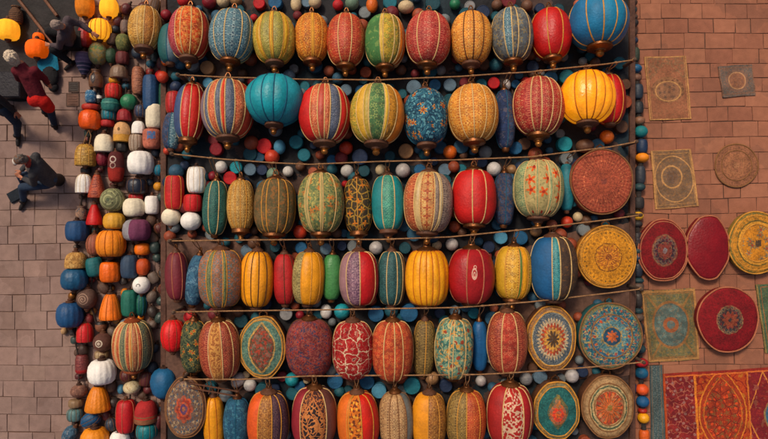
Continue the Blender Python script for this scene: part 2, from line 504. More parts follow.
teal_c = brocade((64, 140, 118), (110, 176, 142), (40, 112, 106), 12)
cream_or = brocade((206, 168, 104), (180, 92, 44), (140, 60, 36), 13)
greyst = brocade((132, 112, 100), (170, 150, 128), (100, 84, 78), 13)
cr_gr = pmat('cream with orange roses', (178, 160, 108), [(speck(14, .56), (150, 140, 92)), (both(floral(4.2, .42, 5), lambda c: ab(c.y) < .36), (204, 94, 40)), (spots(4.2, .12), (160, 46, 26))], bump=.35)
cr_green = brocade((146, 156, 110), (186, 176, 120), (104, 128, 92), 13)
blue_pat = leafy((40, 56, 84), (70, 84, 112), (96, 70, 66), 8)
pur = brocade((120, 84, 100), (166, 132, 138), (90, 62, 84), 10)
dkteal = brocade((38, 78, 78), (64, 104, 100), (24, 58, 62), 13)
ye_br = brocade((206, 152, 44), (230, 188, 92), (150, 100, 34), 13)
bl_tl = brocade((52, 128, 132), (110, 176, 172), (32, 92, 102), 12)
dkbr = leafy((74, 56, 44), (110, 74, 44), (58, 46, 42), 10)
mixfl = brocade((128, 92, 66), (176, 106, 78), (92, 116, 122), 10)
mixgr = brocade((98, 108, 70), (140, 138, 92), (70, 88, 62), 13)
dkgr_ye = pmat('dark green with yellow blossoms', (46, 58, 44), [(speck(16, .58), (74, 84, 56)), (both(floral(8, .4, 5, 1.0), speck(5, .47)), (170, 128, 52)), (both(spots(8, .15, 1.0), speck(5, .47)), (170, 76, 36)), (vine(8, .03), (96, 96, 62))], bump=.4)
rb_gore = brocade((152, 66, 44), (190, 114, 76), (120, 44, 34), 13)
oliv = brocade((110, 88, 46), (150, 122, 66), (84, 66, 38), 15)
marspk = pmat('maroon rosette brocade', (104, 40, 42), [(speck(9, .54, 4.0), (70, 52, 70)), (floral(7, .42, 6, 1.0), (150, 56, 46)), (spots(7, .14, 1.0), (60, 58, 84)), (vine(14, .04), (134, 70, 60))], bump=.4, warp=.02)
red_net = netted((154, 26, 26), (206, 182, 150), (120, 20, 24), 4.2)
or_red_fl = flor((176, 72, 42), (204, 122, 66), (150, 46, 32), 11)
tcf = pmat('teal cream with small flowers', (112, 142, 118), [(speck(12, .53), (176, 166, 118)), (floral(6, .34, 5), (196, 138, 56)), (both(spots(5, .2), speck(7, .5)), (150, 66, 40)), (vine(8, .03), (62, 104, 94))], bump=.35)
or_mid = pmat('orange with dark leaves', (206, 112, 34), [(speck(17, .53), (110, 52, 26)), (spots(9, .22), (222, 156, 56))], bump=.4)
dkdiam = lensed((70, 40, 36), (44, 32, 32), (176, 106, 58), (192, 120, 66))
tanp = brocade((168, 128, 86), (196, 160, 112), (120, 84, 58), 14)
br_l = brocade((152, 96, 40), (186, 132, 62), (112, 66, 32), 15)
olr = brocade((124, 96, 48), (158, 130, 70), (92, 70, 40), 13)
orred = brocade((176, 76, 38), (204, 116, 58), (150, 50, 30), 11)
red_w = pmat('red with white flower vine', (164, 40, 34), [(vine(7, .045), (206, 170, 140)), (both(floral(6.5, .42, 4), lambda c: 1.0 - (c.r < 0.0)), (206, 168, 140)), (spots(6.5, .16), (150, 34, 30))], bump=.35)
darkpur = brocade((74, 48, 58), (104, 72, 74), (52, 36, 46), 12)

def L(label, x, y, w, h, g, ribs='c', **k): return lantern(label, x, y, w, h, g, ribs, **k)
CUP = ('flat', 'cup')
# row one -------------------------------------------------------------
L('small gold brocade lantern with one pale rib, left end of the top row', 145, 31, 30, 43, [gold_br, -.1, gold_br, .3, brocade((176, 112, 40), (206, 150, 76), (140, 84, 34)), .8, gold_br], p=2.3)
L('dark teal lantern half hidden behind an orange and pink striped lantern', 171, 46, 24, 40, [P(DTEAL), 0, P(SLATE)], 't', caps=('flat', 'flat'), lift=-.02)
L('orange floral lantern with a pink left panel in the top row', 189.5, 37, 38, 51, [brocade((170, 62, 70), (196, 110, 110), (140, 40, 50)), -.45, or_fl, -.15, or_fl, .38, or_fl, .82, P((176, 52, 30))], 'c', p=2.2)
L('slate blue brocade lantern with pale ribs in the top row', 232, 40, 43, 51, [bl_br, -.62, bl_br, -.1, bl_br, .62, bl_br, .9, bl_br], 'c')
L('olive and yellow striped lantern in the top row', 274.5, 42, 40, 50, [yg, -.7, P((206, 158, 40)), -.52, brocade((150, 140, 62), (186, 168, 86), (116, 110, 52)), -.05, P((214, 168, 50)), .1, brocade((150, 140, 62), (186, 168, 86), (116, 110, 52)), .6, P((206, 158, 40)), .78, yg], 'g')
L('narrow golden orange lantern with dark red lettering-like brocade in the top row'.replace('lettering-like ', ''), 312, 41, 32, 48, [or_go, -.55, or_go, .08, P((214, 150, 40)), .25, or_go, .7, or_go], 'g', p=2.4)
L('red orange lantern with two pale ribs in the top row', 346, 44, 37, 52, [red_fl, -.35, red_fl, .35, red_fl], 'c', p=2.4)
L('green yellow and orange panelled lantern under a tilted lid in the top row', 385, 45, 39, 52, [pmat('green plain with ring', (72, 118, 66), [(speck(9, .58), (110, 140, 78))]), -.25, P((206, 170, 66)), -.1, gr_ye, .45, leafy((126, 116, 52), (84, 96, 50), (190, 140, 50)), .72, P((204, 116, 32)), .9, P((176, 92, 30))], 'c', p=2.5)
L('faded pinkish red lantern with cream flower brocade in the top row', 428, 43, 43, 52, [pinkred, -.55, pinkred, .42, pinkred], 'c')
L('amber yellow lantern with dark thin ribs in the top row', 471, 42, 39, 52, [peach, -.5, peach, 0, peach, .5, peach], 'd', p=2.3)
L('grey blue lantern with tan flowers and cream ribs in the top row', 512, 39, 40, 53, [slate_fl, -.55, bl_br, -.2, slate_fl, .1, slate_fl, .72, slate_fl], 'c')
L('plain bright red lantern with two gold ribs in the top row', 551, 37.5, 38, 50, [P(RED), -.42, P(RED), .36, P(RED)], 'g')
L('large plain blue lantern at the right end of the top row', 598, 27, 56, 50, [P((26, 104, 148)), -.65, P((22, 112, 152)), -.15, P((24, 120, 156)), .3, P((24, 116, 150)), .7, P((28, 104, 140))], 'g', p=2.0, e=.42)
# row two -------------------------------------------------------------
L('blue oblong lantern with faded speckles behind the navy and red lantern', 172.5, 132, 18, 38, [blue_pat, 0, bl_br], 't', caps=('flat', 'flat'), p=2.4)
L('navy and red striped lantern at the left of the second row', 190, 115, 29, 57, [P((56, 74, 110)), -.3, P(RED), .3, P((196, 40, 28)), .8, P((150, 26, 22))], 'c', p=2.3)
L('blue grey and orange striped lantern in the second row', 228, 113.5, 49, 57, [P((120, 110, 118)), -.75, blst, -.55, or_st, -.25, blst, -.02, P((206, 66, 34)), .14, blst, .5, or_st, .82, P((186, 60, 36))], 'c')
L('wide plain turquoise lantern in the second row', 275, 105, 55, 49, [P((26, 140, 152)), -.72, P((24, 144, 156)), -.3, P((26, 148, 160)), .12, P((24, 144, 156)), .55, P((26, 134, 148))], 't', p=2.0, e=.3)
L('bright red lantern with orange and blue striped middle in the second row', 325, 118.5, 49, 57, [P((190, 26, 20)), -.5, or_st, -.2, P((176, 70, 50)), .08, or_st, .3, blst, .68, P((196, 34, 24)), .88, P((160, 26, 24))], 'c')
L('yellow and green gored lantern with orange edge in the second row', 377, 119, 52, 58, [gr_ye, -.75, P((204, 158, 50)), -.5, P((176, 150, 62)), -.3, gr_fl, .3, P((214, 172, 60)), .42, leafy((170, 116, 40), (120, 84, 40), (214, 150, 50)), .72, P((214, 120, 26))], 'c')
L('blue lantern scattered with orange blossoms in the second row', 426, 121, 42, 55, [blue_fl], 't', p=2.6)
L('peach orange lantern with cream ribs in the second row', 473, 118, 48, 56, [peach, -.62, peach, -.12, peach, .4, peach, .8, peach], 'c')
L('slim dark blue lantern with pale speckles in the second row', 505, 121, 20, 60, [leafy((40, 56, 92), (94, 84, 92), (30, 40, 66)), .1, blue_pat], 't', p=2.4, caps=('flat', 'flat'))
L('red lantern with cream lace brocade in the second row', 538, 111, 48, 57, [red_lace, -.5, red_lace, -.1, red_lace, .36, red_lace, .75, red_lace], 'c')
L('red lantern showing its right side behind the glowing yellow lantern', 609, 102, 30, 50, [P(RED), 0, P(RED), .6, P(DRED)], 'g', caps=('flat', 'flat'), lift=-.03)
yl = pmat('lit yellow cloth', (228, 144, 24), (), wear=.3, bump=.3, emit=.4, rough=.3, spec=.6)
L('glowing yellow lantern with dark ribs at the right of the second row', 587, 102, 51, 51, [yl, -.7, yl, -.35, yl, 0, yl, .35, yl, .7, yl], 'o', p=2.0, e=.4)
# row three -----------------------------------------------------------
L('dark green lantern with a pale rib in the third row', 215.5, 209, 24, 54, [gt, -.3, gt, .5, gt], 'c', p=2.5, e=.36, caps=('flat', 'flat'))
L('small gold brocade lantern in the third row beside the dark green one', 241, 206.5, 26, 50, [gold_l, -.6, gold_l, -.2, gold_l, .2, gold_l, .6, gold_l], 'g', p=2.5)
L('brown green lantern with rust leaves in the third row', 275, 208.5, 39, 54, [br_fl, -.5, br_fl, -.25, br_fl, .35, br_fl, .75, br_fl], 'g', p=2.6, e=.55)
L('sage and gold lantern with orange flowers in the third row', 321, 205, 44, 59, [gyo, -.6, P((160, 148, 92)), -.48, gyo, .08, P((166, 150, 90)), .2, gyo, .72, gyo], 'c', p=2.2)
L('dark brown lantern with golden leaf tracery in the third row', 358, 207, 27, 54, [dk_leaf, 0, dk_leaf], 'g', p=2.8)
L('turquoise lantern with a pale green brocade panel in the third row', 388, 204.5, 31, 55, [P((24, 120, 122)), -.38, teal_c, .42, P((26, 128, 130))], 'c', p=2.7)
L('cream and rust lantern with grey side panels in the third row', 428, 204.5, 47, 59, [brocade((176, 84, 48), (206, 140, 90), (140, 56, 36)), -.62, P((190, 160, 110)), -.4, cream_or, .2, greyst, .4, P((180, 160, 124)), .5, greyst], 'c', p=2.5)
L('plain scarlet lantern with two cream ribs in the third row', 474, 199.5, 42, 54, [P((186, 24, 18)), -.22, P((190, 26, 20)), .42, P((176, 24, 20))], 'c', p=2.6, e=.5)
L('slim navy patterned lantern in the third row', 504, 200, 20, 52, [blue_pat, 0, blue_pat], 't', p=3.0, caps=('flat', 'flat'))
L('cream and sage lantern with bold orange roses in the third row', 538, 191, 47, 56, [cr_green, -.72, cr_gr, -.32, cr_green, -.22, cr_gr, .22, cr_green, .36, cr_gr, .74, cr_green], 'c', p=2.4)
L('thin teal lantern squeezed beside the terracotta disc', 566.5, 188, 14, 47, [P((28, 110, 122))], None, p=3, caps=('flat', 'flat'))
# row four ------------------------------------------------------------
FF = ('flat', 'flat')
L('maroon lantern with one pink rib at the left of the fourth row', 177, 276, 22, 47, [P((104, 30, 40)), -.1, P((112, 32, 44)), .7, P((92, 26, 36))], 'r', p=2.4, caps=FF)
L('crumpled blue speckled lantern between the maroon and brown ones', 196, 280, 19, 50, [leafy((58, 98, 122), (96, 130, 150), (34, 62, 92), 8)], None, p=2.2, caps=FF, tilt=8)
L('brown lantern with green stripes and small flowers in the fourth row', 221, 278, 42, 56, [mixfl, -.4, mixgr, -.15, mixfl, .35, mixgr, .5, mixfl], 'g', p=2.6, e=.5, caps=FF)
L('plain golden yellow lantern with dark ribs, left of a slim red one', 257, 279, 32, 55, [P((226, 146, 16)), -.6, P((230, 152, 18)), -.15, P((230, 152, 18)), .3, P((226, 146, 16)), .72, P((214, 132, 16))], 'd', p=2.7, caps=FF)
L('slim plain red lantern in the fourth row', 285, 279, 23, 50, [P((166, 26, 26)), .1, P((170, 28, 28)), .8, P((150, 24, 24))], 'd', p=2.3, caps=FF)
L('yellow lantern with an olive grey left panel in the fourth row', 308.5, 278, 31, 52, [brocade((146, 130, 78), (176, 160, 104), (112, 100, 62)), -.35, P((226, 150, 22)), .3, P((226, 150, 22)), .8, P((206, 130, 20))], 'g', p=2.8, caps=FF)
L('narrow plain green lantern in the fourth row', 332, 277, 19, 45, [P((66, 128, 70)), 0, P((62, 122, 68))], None, p=3, caps=FF)
L('half lilac half red lantern in the fourth row', 359, 278, 38, 53, [P((150, 112, 116)), -.6, pur, .1, P((186, 22, 24)), .85, P((150, 20, 24))], 'c', p=2.5, caps=FF)
L('dark teal brocade lantern in the fourth row', 391.5, 278, 27, 53, [dkteal, -.35, dkteal, .4, dkteal, .8, P((96, 84, 66))], 'c', p=2.8, caps=FF)
L('wide bright yellow lantern with many thin ribs in the fourth row', 427, 277.5, 41, 54, [P((232, 158, 20))] + sum([[f, P((232, 158, 20))] for f in (-.7, -.4, -.1, .2, .5, .8)], []), 'o', p=2.8, e=.6, caps=FF)
L('deep crimson lantern with a pale looped emblem in the fourth row', 471, 276, 44, 54, [P((150, 20, 26)), -.32, pmat('crimson with emblem', (150, 20, 26), [(ell(0, .08, .05, .11, .35), (204, 160, 140)), (ell(0, .06, .022, .06, .5), (204, 160, 140)), (ell(.01, .2, .03, .035, .4), (204, 160, 140))], warp=.002), .42, P((142, 18, 24))], 'r', p=2.3, e=.5, caps=FF)
L('yellow brocade lantern with a green stripe in the fourth row', 513, 272.5, 35, 52, [P((196, 150, 40)), -.6, ye_br, .15, P((86, 110, 40)), .32, P((220, 152, 28)), .7, ye_br], 'g', p=2.8, caps=('flat', 'cup'))
L('tall lantern panelled in blue, turquoise and dark brown', 553, 268, 44, 62, [P((22, 84, 128)), -.3, bl_tl, .05, dkbr, .55, dkbr], 'c', p=2.6, e=.5, caps=FF)
# row five ------------------------------------------------------------
L('dark green lantern dotted with yellow blossoms in the fifth row', 194, 345, 25, 52, [dkgr_ye], 'g', p=2.8, caps=FF)
L('rusty red lantern with a central pale edged gore in the fifth row', 220, 347.5, 39, 58, [rb_gore, -.3, edged((150, 92, 48), (176, 84, 54), (196, 140, 74)), .35, rb_gore, .8, rb_gore], 'c', p=2.4, caps=FF)
L('flattened maroon lantern with blue speckled brocade in the fifth row', 309.5, 346, 46, 58, [marspk], 'd', p=2.6, caps=FF, flatk=.75, e=.4)
L('red lantern covered by a white branching network in the fifth row', 353, 347.5, 40, 57, [red_net], 'c', p=2.7, caps=FF)
L('orange red floral lantern with pale rib lens in the fifth row', 392.5, 348, 40, 59, [or_red_fl, -.42, or_red_fl, .1, or_red_fl, .5, or_red_fl], 'c', p=2.7, caps=FF)
L('narrow olive brown brocade lantern in the fifth row', 424, 347, 21, 56, [oliv, .1, oliv], 'g', p=2.8, caps=FF)
L('teal and cream lantern with tiny flowers in the fifth row', 454, 346, 37, 60, [tcf, -.35, tcf, -.15, tcf, .5, tcf], 'c', p=2.9, caps=FF)
L('thin plain blue lantern in the fifth row', 479.5, 345, 16, 50, [P((24, 84, 132)), .2, P((30, 92, 140))], None, p=2.6, caps=FF)
L('terracotta lantern with a wide red floral middle in the fifth row', 507, 340, 38, 61, [rb_gore, -.45, flor((166, 62, 46), (196, 116, 84), (140, 44, 36), 10), .35, rb_gore], 'c', p=2.4, caps=FF)
# row six -------------------------------------------------------------
L('slim plain yellow lantern in the bottom row beside the brown medallion', 214, 421, 20, 52, [P((222, 146, 20)), -.2, P((226, 150, 22)), .5, P((214, 136, 18))], 'o', p=3, caps=FF)
L('slim petrol blue brocade lantern in the bottom row', 237, 421, 25, 50, [leafy((38, 84, 108), (64, 116, 132), (26, 58, 82), 9), .1, leafy((38, 84, 108), (64, 116, 132), (26, 58, 82), 9)], 't', p=2.8, caps=FF)
L('lantern with orange left, brocade middle and dark plum right panel', 268.5, 419, 39, 58, [P((204, 84, 30)), -.35, br_l, .35, darkpur, .75, darkpur], 'g', p=2.6, e=.5, caps=FF)
L('wine red lantern with a dark diamond lens panel in the bottom row', 314.5, 415, 43, 60, [P((132, 32, 42)), -.55, dkdiam, .62, P((104, 62, 54))], 'c', p=2.5, caps=FF)
L('orange and red lantern with a dotted amber middle in the bottom row', 358, 419, 40, 58, [P((204, 100, 26)), -.5, P((206, 110, 30)), -.4, or_mid, .22, P((200, 40, 22)), .75, P((184, 34, 22))], 'g', p=2.6, caps=FF)
L('pale tan brocade lantern in the bottom row', 396, 419, 33, 58, [tanp, -.4, tanp, .15, tanp, .6, P((104, 108, 104))], 'b', p=2.6, caps=FF)
L('half yellow half brown lantern in the bottom row', 429, 419, 33, 56, [P((218, 140, 24)), -.12, br_l, .55, br_l], 'g', p=2.7, e=.5, caps=FF)
L('half olive half orange brocade lantern in the bottom row', 466, 417, 38, 58, [olr, -.55, olr, -.1, orred, .6, orred], 'g', p=2.5, caps=FF)
L('red lantern with a white flowering vine panel in the bottom row', 509.5, 412, 44, 60, [P((156, 34, 30)), -.48, red_w, .42, P((160, 32, 32)), .8, P((140, 40, 34))], 'c', p=2.4, e=.5, caps=FF)

# flat medallions among the rows ----------------------------------------
def med(key, base, layers, **k): return pmat(key, base, layers, bump=.4, bump_scale=26, warp=.024, fuzz=.42, wear=.4, **k)
m_terra = med('terracotta woven face', (158, 74, 52), [(lambda c: fr(c.r * 9.0) < .25, (134, 58, 42)), (spokes(48, .1, .95, .14), (176, 96, 66)), (dots(30, .62, .03), (196, 110, 74)), (speck(20, .6), (140, 66, 52)), (disc(.1), (120, 62, 52))])
m_yel = med('yellow mandala face', (206, 136, 34), [(ring(.86, .98), (140, 98, 44)), (ring(.88, .93), (214, 150, 50)), (dots(34, .78, .035), (120, 84, 32)), (dots(26, .64, .05), (166, 108, 30)), (ring(.43, .47), (120, 70, 28)), (petals(16, .3, .13), (166, 92, 34)), (rpetals(12, .12, .22, .1), (200, 120, 44)), (spokes(20, .14, .3, .2), (110, 56, 30)), (disc(.1), (130, 60, 34)), (speck(30, .6), (226, 164, 60))])
m_burst = med('burst mandala face', (74, 84, 92), [(ring(.84, 1.2), (156, 110, 62)), (ring(.8, .85), (206, 182, 130)), (both(ring(.4, .8), speck(26, .52)), (120, 122, 120)), (rpetals(34, .3, .52, .14), (196, 170, 132)), (rpetals(22, .2, .4, .12), (176, 74, 36)), (rpetals(16, .1, .28, .12), (206, 150, 66)), (rpetals(10, .0, .12, .14), (92, 62, 32))])
m_blue = med('blue mandala face', (38, 92, 106), [(ring(.9, 1.1), (120, 110, 66)), (both(ring(.66, .9), floral(7, .4, 5)), (170, 84, 48)), (both(ring(.66, .9), spots(11, .2)), (84, 138, 132)), (ring(.63, .67), (160, 128, 70)), (ring(.3, .63), (56, 96, 122)), (rpetals(14, .3, .46, .14), (96, 136, 140)), (dots(14, .55, .05), (176, 70, 40)), (ring(.27, .31), (166, 132, 72)), (disc(.27), (44, 72, 96)), (petals(8, .1, .1), (196, 96, 40)), (both(ring(.3, .9), vine(6, .02)), (176, 150, 90))])
m_oct = med('green lens medallion face', (84, 116, 100), [(ring(.88, 1.3), (176, 140, 84)), (both(ring(.5, .88), speck(14, .55)), (120, 140, 116)), (both(ring(.6, .84), floral(5, .35, 5)), (60, 92, 92)), (lens(.6, .84), (190, 146, 80)), (lens(.53, .76), (92, 66, 44)), (both(lens(.5, .72), speck(12, .5)), (146, 66, 50)), (both(lens(.45, .65), floral(5, .4, 5)), (166, 64, 42)), (ring(.955, .985), (96, 70, 44))])
m_brfl = med('brown rosette face', (112, 88, 76), [(ring(.9, 1.2), (124, 84, 66)), (ring(.76, .8), (150, 116, 84)), (both(ring(.5, .92), floral(5, .38, 5)), (176, 150, 116)), (both(ring(.45, .9), spots(6, .22)), (70, 88, 104)), (petals(8, .36, .1), (184, 80, 48)), (rpetals(8, .24, .3, .06), (150, 50, 34)), (disc(.17), (96, 62, 96)), (disc(.08), (176, 100, 60))])
m_teal = med('teal octagon face', (34, 92, 90), [(ring(.86, 1.3), (150, 116, 66)), (ring(.84, .875), (74, 60, 42)), (both(ring(.5, .84), speck(12, .57)), (50, 112, 104)), (lens(.44, .6), (104, 92, 56)), (ell(0, -.08, .36, .36), (176, 92, 50)), (ell(0, -.08, .24, .24), (206, 64, 36)), (ell(0, -.08, .12, .12), (206, 96, 40)), (ell(0, .3, .13, .2), (176, 108, 54)), (ell(0, .52, .1, .09), (140, 120, 62))])
m_cream = med('cream ringed plate face', (166, 132, 92), [(ring(.9, 1.3), (140, 104, 68)), (ring(.74, .78), (120, 84, 54)), (ring(.6, .74), (188, 164, 116)), (ring(.64, .7), (72, 88, 66)), (disc(.56), (166, 58, 34)), (rpetals(10, .1, .3, .2), (196, 94, 42)), (spokes(20, .16, .5, .1), (84, 62, 40)), (ring(.53, .58), (196, 172, 120)), (disc(.1), (140, 110, 50))])
rows = 'flat medallions among the lantern rows'
tside = pmat('terracotta side cloth', (150, 72, 52), wear=.4)
cushion('round_cushion', 'round terracotta woven cushion with ringed face beside the third lantern row', 'cushion', 602.5, 181.5, 62, 65, m_terra, 'b', thick=.4, sidem=tside, group=rows)
cushion('round_cushion', 'round golden yellow cushion with brown mandala, right of the fourth lantern row', 'cushion', 607.5, 257, 59, 62, m_yel, 'g', thick=.36, sidem=P((150, 100, 40)), rims=(1.0, .9), group=rows)
cushion('round_cushion', 'large round blue cushion with orange flower mandala near the bead strand', 'cushion', 611, 336, 63, 66, m_blue, 'b', thick=.36, sidem=P(DTEAL), rims=(1.0, .66), group=rows)
cushion('medallion', 'octagonal medallion with cream and rust starburst centre in the fifth row', 'medallion', 552, 338.5, 49, 65, m_burst, 'g', 8, .45, PI / 8, .4, .08, rims=(1.0, .84), group=rows)
cushion('medallion', 'octagonal green medallion with a red pointed lens centre', 'medallion', 262, 347.5, 46, 62, m_oct, 'g', 8, .35, PI / 8, .42, .08, rims=(1.0, .9), group=rows)
cushion('medallion', 'brown oval medallion with an orange rosette, left of the slim yellow lantern', 'medallion', 185, 408, 41, 61, m_brfl, 'b', 8, .7, PI / 8, .42, .08, rims=(1.0, .9), group=rows)
cushion('medallion', 'octagonal teal medallion with a red orange flower bud in the bottom row', 'medallion', 557, 411, 46, 58, m_teal, 'g', 8, .3, PI / 8, .42, .08, rims=(1.0, .86), group=rows)
cushion('medallion', 'cream ringed medallion with a red flower centre at the right of the bottom row', 'medallion', 608.5, 407, 52, 63, m_cream, 'b', 8, .5, PI / 8, .4, .06, rims=(1.0, .76, .56), group=rows)
# ------------------------------------------------------------------ small lanterns, pots and balls strung down the left side
PROF = {
 'ball': [(math.cos(PI * (i / 14 - .5)) + .004, math.sin(PI * (i / 14 - .5))) for i in range(15)],
 'barrel': [(.3, -1.02)] + [(.5 + .5 * (1 - abs(t) ** 2.6) ** (1 / 2.6), t) for t in (-1, -.97, -.9, -.78, -.6, -.3, 0, .3, .6, .78, .9, .97, 1)] + [(.3, 1.02)],
 'drum': [(.4, -1.02)] + [(.56 + .44 * (1 - abs(t) ** 3.2) ** (1 / 2.8), t) for t in (-1, -.98, -.94, -.86, -.7, -.4, 0, .4, .7, .86, .94, .98, 1)] + [(.4, 1.02)],
 'bell': [(.7, -1), (.93, -.97), (1, -.85), (.98, -.6), (.9, -.2), (.78, .2), (.64, .55), (.5, .8), (.34, .95), (.1, 1)],
 'dome': [(.8, -1), (.97, -.96), (1, -.85), (1, -.45), (.98, 0), (.92, .35), (.78, .68), (.55, .9), (.25, .99), (.05, 1)],
 'cone': [(.8, -1), (.97, -.97), (1, -.85), (.92, -.5), (.8, -.1), (.65, .3), (.5, .65), (.36, .9), (.2, 1)],
 'drop': [(.05, -1), (.3, -.9), (.55, -.6), (.8, -.2), (.96, .2), (1, .5), (.88, .8), (.6, .96), (.2, 1)],
 'egg': [(.1, -1), (.5, -.9), (.8, -.65), (.97, -.2), (1, .15), (.9, .55), (.68, .82), (.38, .96), (.06, 1)],
 'jar': [(.6, -1), (.85, -.97), (.95, -.8), (1, -.3), (.95, .2), (.78, .5), (.6, .62), (.56, .8), (.66, .86), (.66, 1)],
 'pumpkin': [(.25, -.86), (.45, -.95), (.7, -.92), (.9, -.7), (1, -.3), (1, .1), (.94, .5), (.75, .82), (.5, .96), (.28, .9)],
}
NAME = {'ball': 'fabric_ball', 'barrel': 'barrel_lantern', 'drum': 'drum_lantern', 'bell': 'bell_lantern', 'dome': 'dome_lantern', 'cone': 'cone_lantern',
        'drop': 'drop_lantern', 'egg': 'egg_lantern', 'jar': 'jar', 'pumpkin': 'pumpkin_lantern'}
CATN = {'ball': 'ball', 'jar': 'jar'}
LEFT = []
def small(kind, label, px, py, w, h, mat, tilt=0, caps=2, lobes=0, base=0.0, group='small lanterns strung down the left side', rib=None, capm=None, band=None, emblem=None, name=None, cat=None, reg=True):
    auto = None
    if not lobes and not rib and w > 11 and kind in ('barrel', 'dome', 'egg', 'bell', 'ball', 'drum') and mat.name.startswith(('plain', 'undyed', 'ivory')):
        lobes = R_.choice([8, 10, 12]); auto = R_.random() < .6
    z = base + .2
    for _ in range(3):
        s = (H - z) / F; Rr = w / 2 * s; z = base + Rr
    Lh = h / 2 * s; c = at(px, py, z)
    root = thing(name or NAME[kind], label, cat or CATN.get(kind, 'lantern'), (c.x, c.y, base), math.radians(-tilt), group)
    prof = [(r * Rr, t * Lh) for r, t in PROF[kind]]
    n = max(24, lobes * 4)
    V = []; Fc = []; uv = []
    for r, t in prof:
        for k in range(n + 1):
            a = 2 * PI * k / n
            q = r * (1 + .045 * (abs(math.sin(a * lobes / 2)) - .6)) if lobes else r
            q *= 1 + .012 * math.sin(3 * a + px) + .01 * math.sin(5 * a + py + t * 9)
            V.append((q * math.sin(a), t, Rr + q * math.cos(a)))
            aa = a if a <= PI else a - 2 * PI
            if k == n: aa = 0.0
            uv.append((aa * Rr, t))
    m = len(prof)
    uvf = {}
    for i in range(m - 1):
        for k in range(n):
            q = i * (n + 1) + k
            f = (q, q + n + 1, q + n + 2, q + 1); uvf[len(Fc)] = [uv[j] for j in f]
            Fc.append(f)
    for e in (0, m - 1):
        f = tuple(e * (n + 1) + k for k in range(n)); f = f if e else f[::-1]
        uvf[len(Fc)] = [(0, prof[e][1])] * n; Fc.append(f)
    link('body', mesh('body', V, Fc, mat, None, uvf, uvf), root)
    cm = capm or (darkwood if R_.random() < .55 else rimwood)
    kr = max(.028, Rr * .24)
    if caps >= 1:
        c1 = MB(); c1.lathe([(.004, Lh - .015), (kr * 1.35, Lh - .012), (kr * 1.35, Lh + .02), (kr * .7, Lh + .03), (kr * .85, Lh + .055), (kr * .5, Lh + .075), (.004, Lh + .08)], 12, (0, 0, Rr)); c1.build('stem', cm, root)
    if caps >= 2:
        c1 = MB(); c1.lathe([(.004, -Lh - .06), (kr * .6, -Lh - .055), (kr * .75, -Lh - .03), (kr * 1.2, -Lh - .015), (kr * 1.3, -Lh + .01), (.004, -Lh + .02)], 12, (0, 0, Rr)); c1.build('end_knot', cm, root)
    if rib or auto:
        g = MB()
        for k in range(lobes or 8):
            a = 2 * PI * k / (lobes or 8)
            g.tube([((r * .985 + .003) * math.sin(a), t, Rr + (r * .985 + .003) * math.cos(a)) for r, t in prof], .006 if rib else .0035, 5)
        g.build('piping' if rib else 'seam', PIPE[rib or ('c' if mat.name.startswith(('undyed', 'ivory')) else 'b')], root)
    if band:
        t0, t1, bm = band; pts = []
        for i in range(7):
            t = (t0 + (t1 - t0) * i / 6); r = float(np.interp(t, [q[1] for q in PROF[kind]], [q[0] for q in PROF[kind]]))
            pts.append((r * Rr * (1.0 if i in (0, 6) else 1.035), t * Lh))
        g = MB(); g.lathe(pts, 24, (0, 0, Rr)); g.build('band', bm, root)
    LEFT.append((px, py, w, h))
    return root
S = small
white = pmat('undyed white cloth', (236, 230, 222), wear=.2, bump=.35, bump_scale=20)
ivory = pmat('ivory cloth', (226, 214, 188), wear=.22, bump=.35)
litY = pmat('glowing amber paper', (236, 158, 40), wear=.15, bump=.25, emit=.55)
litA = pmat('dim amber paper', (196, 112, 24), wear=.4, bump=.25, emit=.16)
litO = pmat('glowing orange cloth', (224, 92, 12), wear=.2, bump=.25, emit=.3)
spiral = pmat('brown with pale spiral', (96, 72, 62), [(lambda c: (fr(c.r * 22.0 - c.th * (1 / (2 * PI)) + 9.0) < .4) * (c.r < .12), (150, 122, 104))], bump=.4, warp=.002)
conc = pmat('sage with circles', (120, 122, 88), [(lambda c: fr(c.r * 13.0) < .35, (160, 158, 116)), (disc(.035), (84, 92, 70)), (speck(16, .6), (98, 96, 72))], bump=.4, warp=.004)
ringd = pmat('dark red with white rings', (86, 34, 34), [(ycut(-9, -.02), (150, 40, 30)), (lambda c: (ab(fr(c.y * 7.0 + .5) - .5) < .5) * (ab(sq(c.x * c.x + (c.y - .14) * (c.y - .14)) - .055) < .012), (190, 170, 156)), (lambda c: (ab(sq(c.x * c.x + (c.y - .02) * (c.y - .02)) - .05) < .01), (170, 140, 126))], bump=.3, warp=.003)
ringb = pmat('brown with white target', (92, 58, 48), [(lambda c: (ab(c.r - .06) < .012), (196, 180, 160)), (disc(.03), (186, 168, 150)), (ycut(-9, -.1), (110, 76, 60))], bump=.3, warp=.003)
salm = pmat('salmon with blue patch', (178, 104, 84), [(lambda c: (mx(ab(c.x - .05), ab(c.y - .05)) < .08), (84, 112, 156)), (speck(20, .6), (156, 84, 66))], bump=.3)
peach_c = pmat('peach to ochre cloth', (206, 160, 112), [(ycut(-9, -.06), (206, 150, 66)), (lambda c: (c.x * c.x * 1.4 + (c.y - .04) * (c.y - .04)) < .0012, (110, 84, 52))], bump=.3)
plumgrey = pmat('grey and plum halves', (112, 56, 84), [(lambda c: c.x < -.06, (140, 136, 140))], bump=.3, warp=.003)
purpnav = pmat('purple over navy cloth', (84, 70, 98), [(ycut(-9, .0), (34, 38, 62)), (hstripes(.07, .3), (96, 84, 108))], bump=.3)
dometan = brocade((176, 120, 78), (150, 80, 50), (206, 166, 120), 12)
mottle = leafy((104, 106, 62), (140, 130, 74), (84, 92, 56), 12)
greygr = leafy((132, 124, 92), (84, 116, 72), (166, 132, 56), 8)
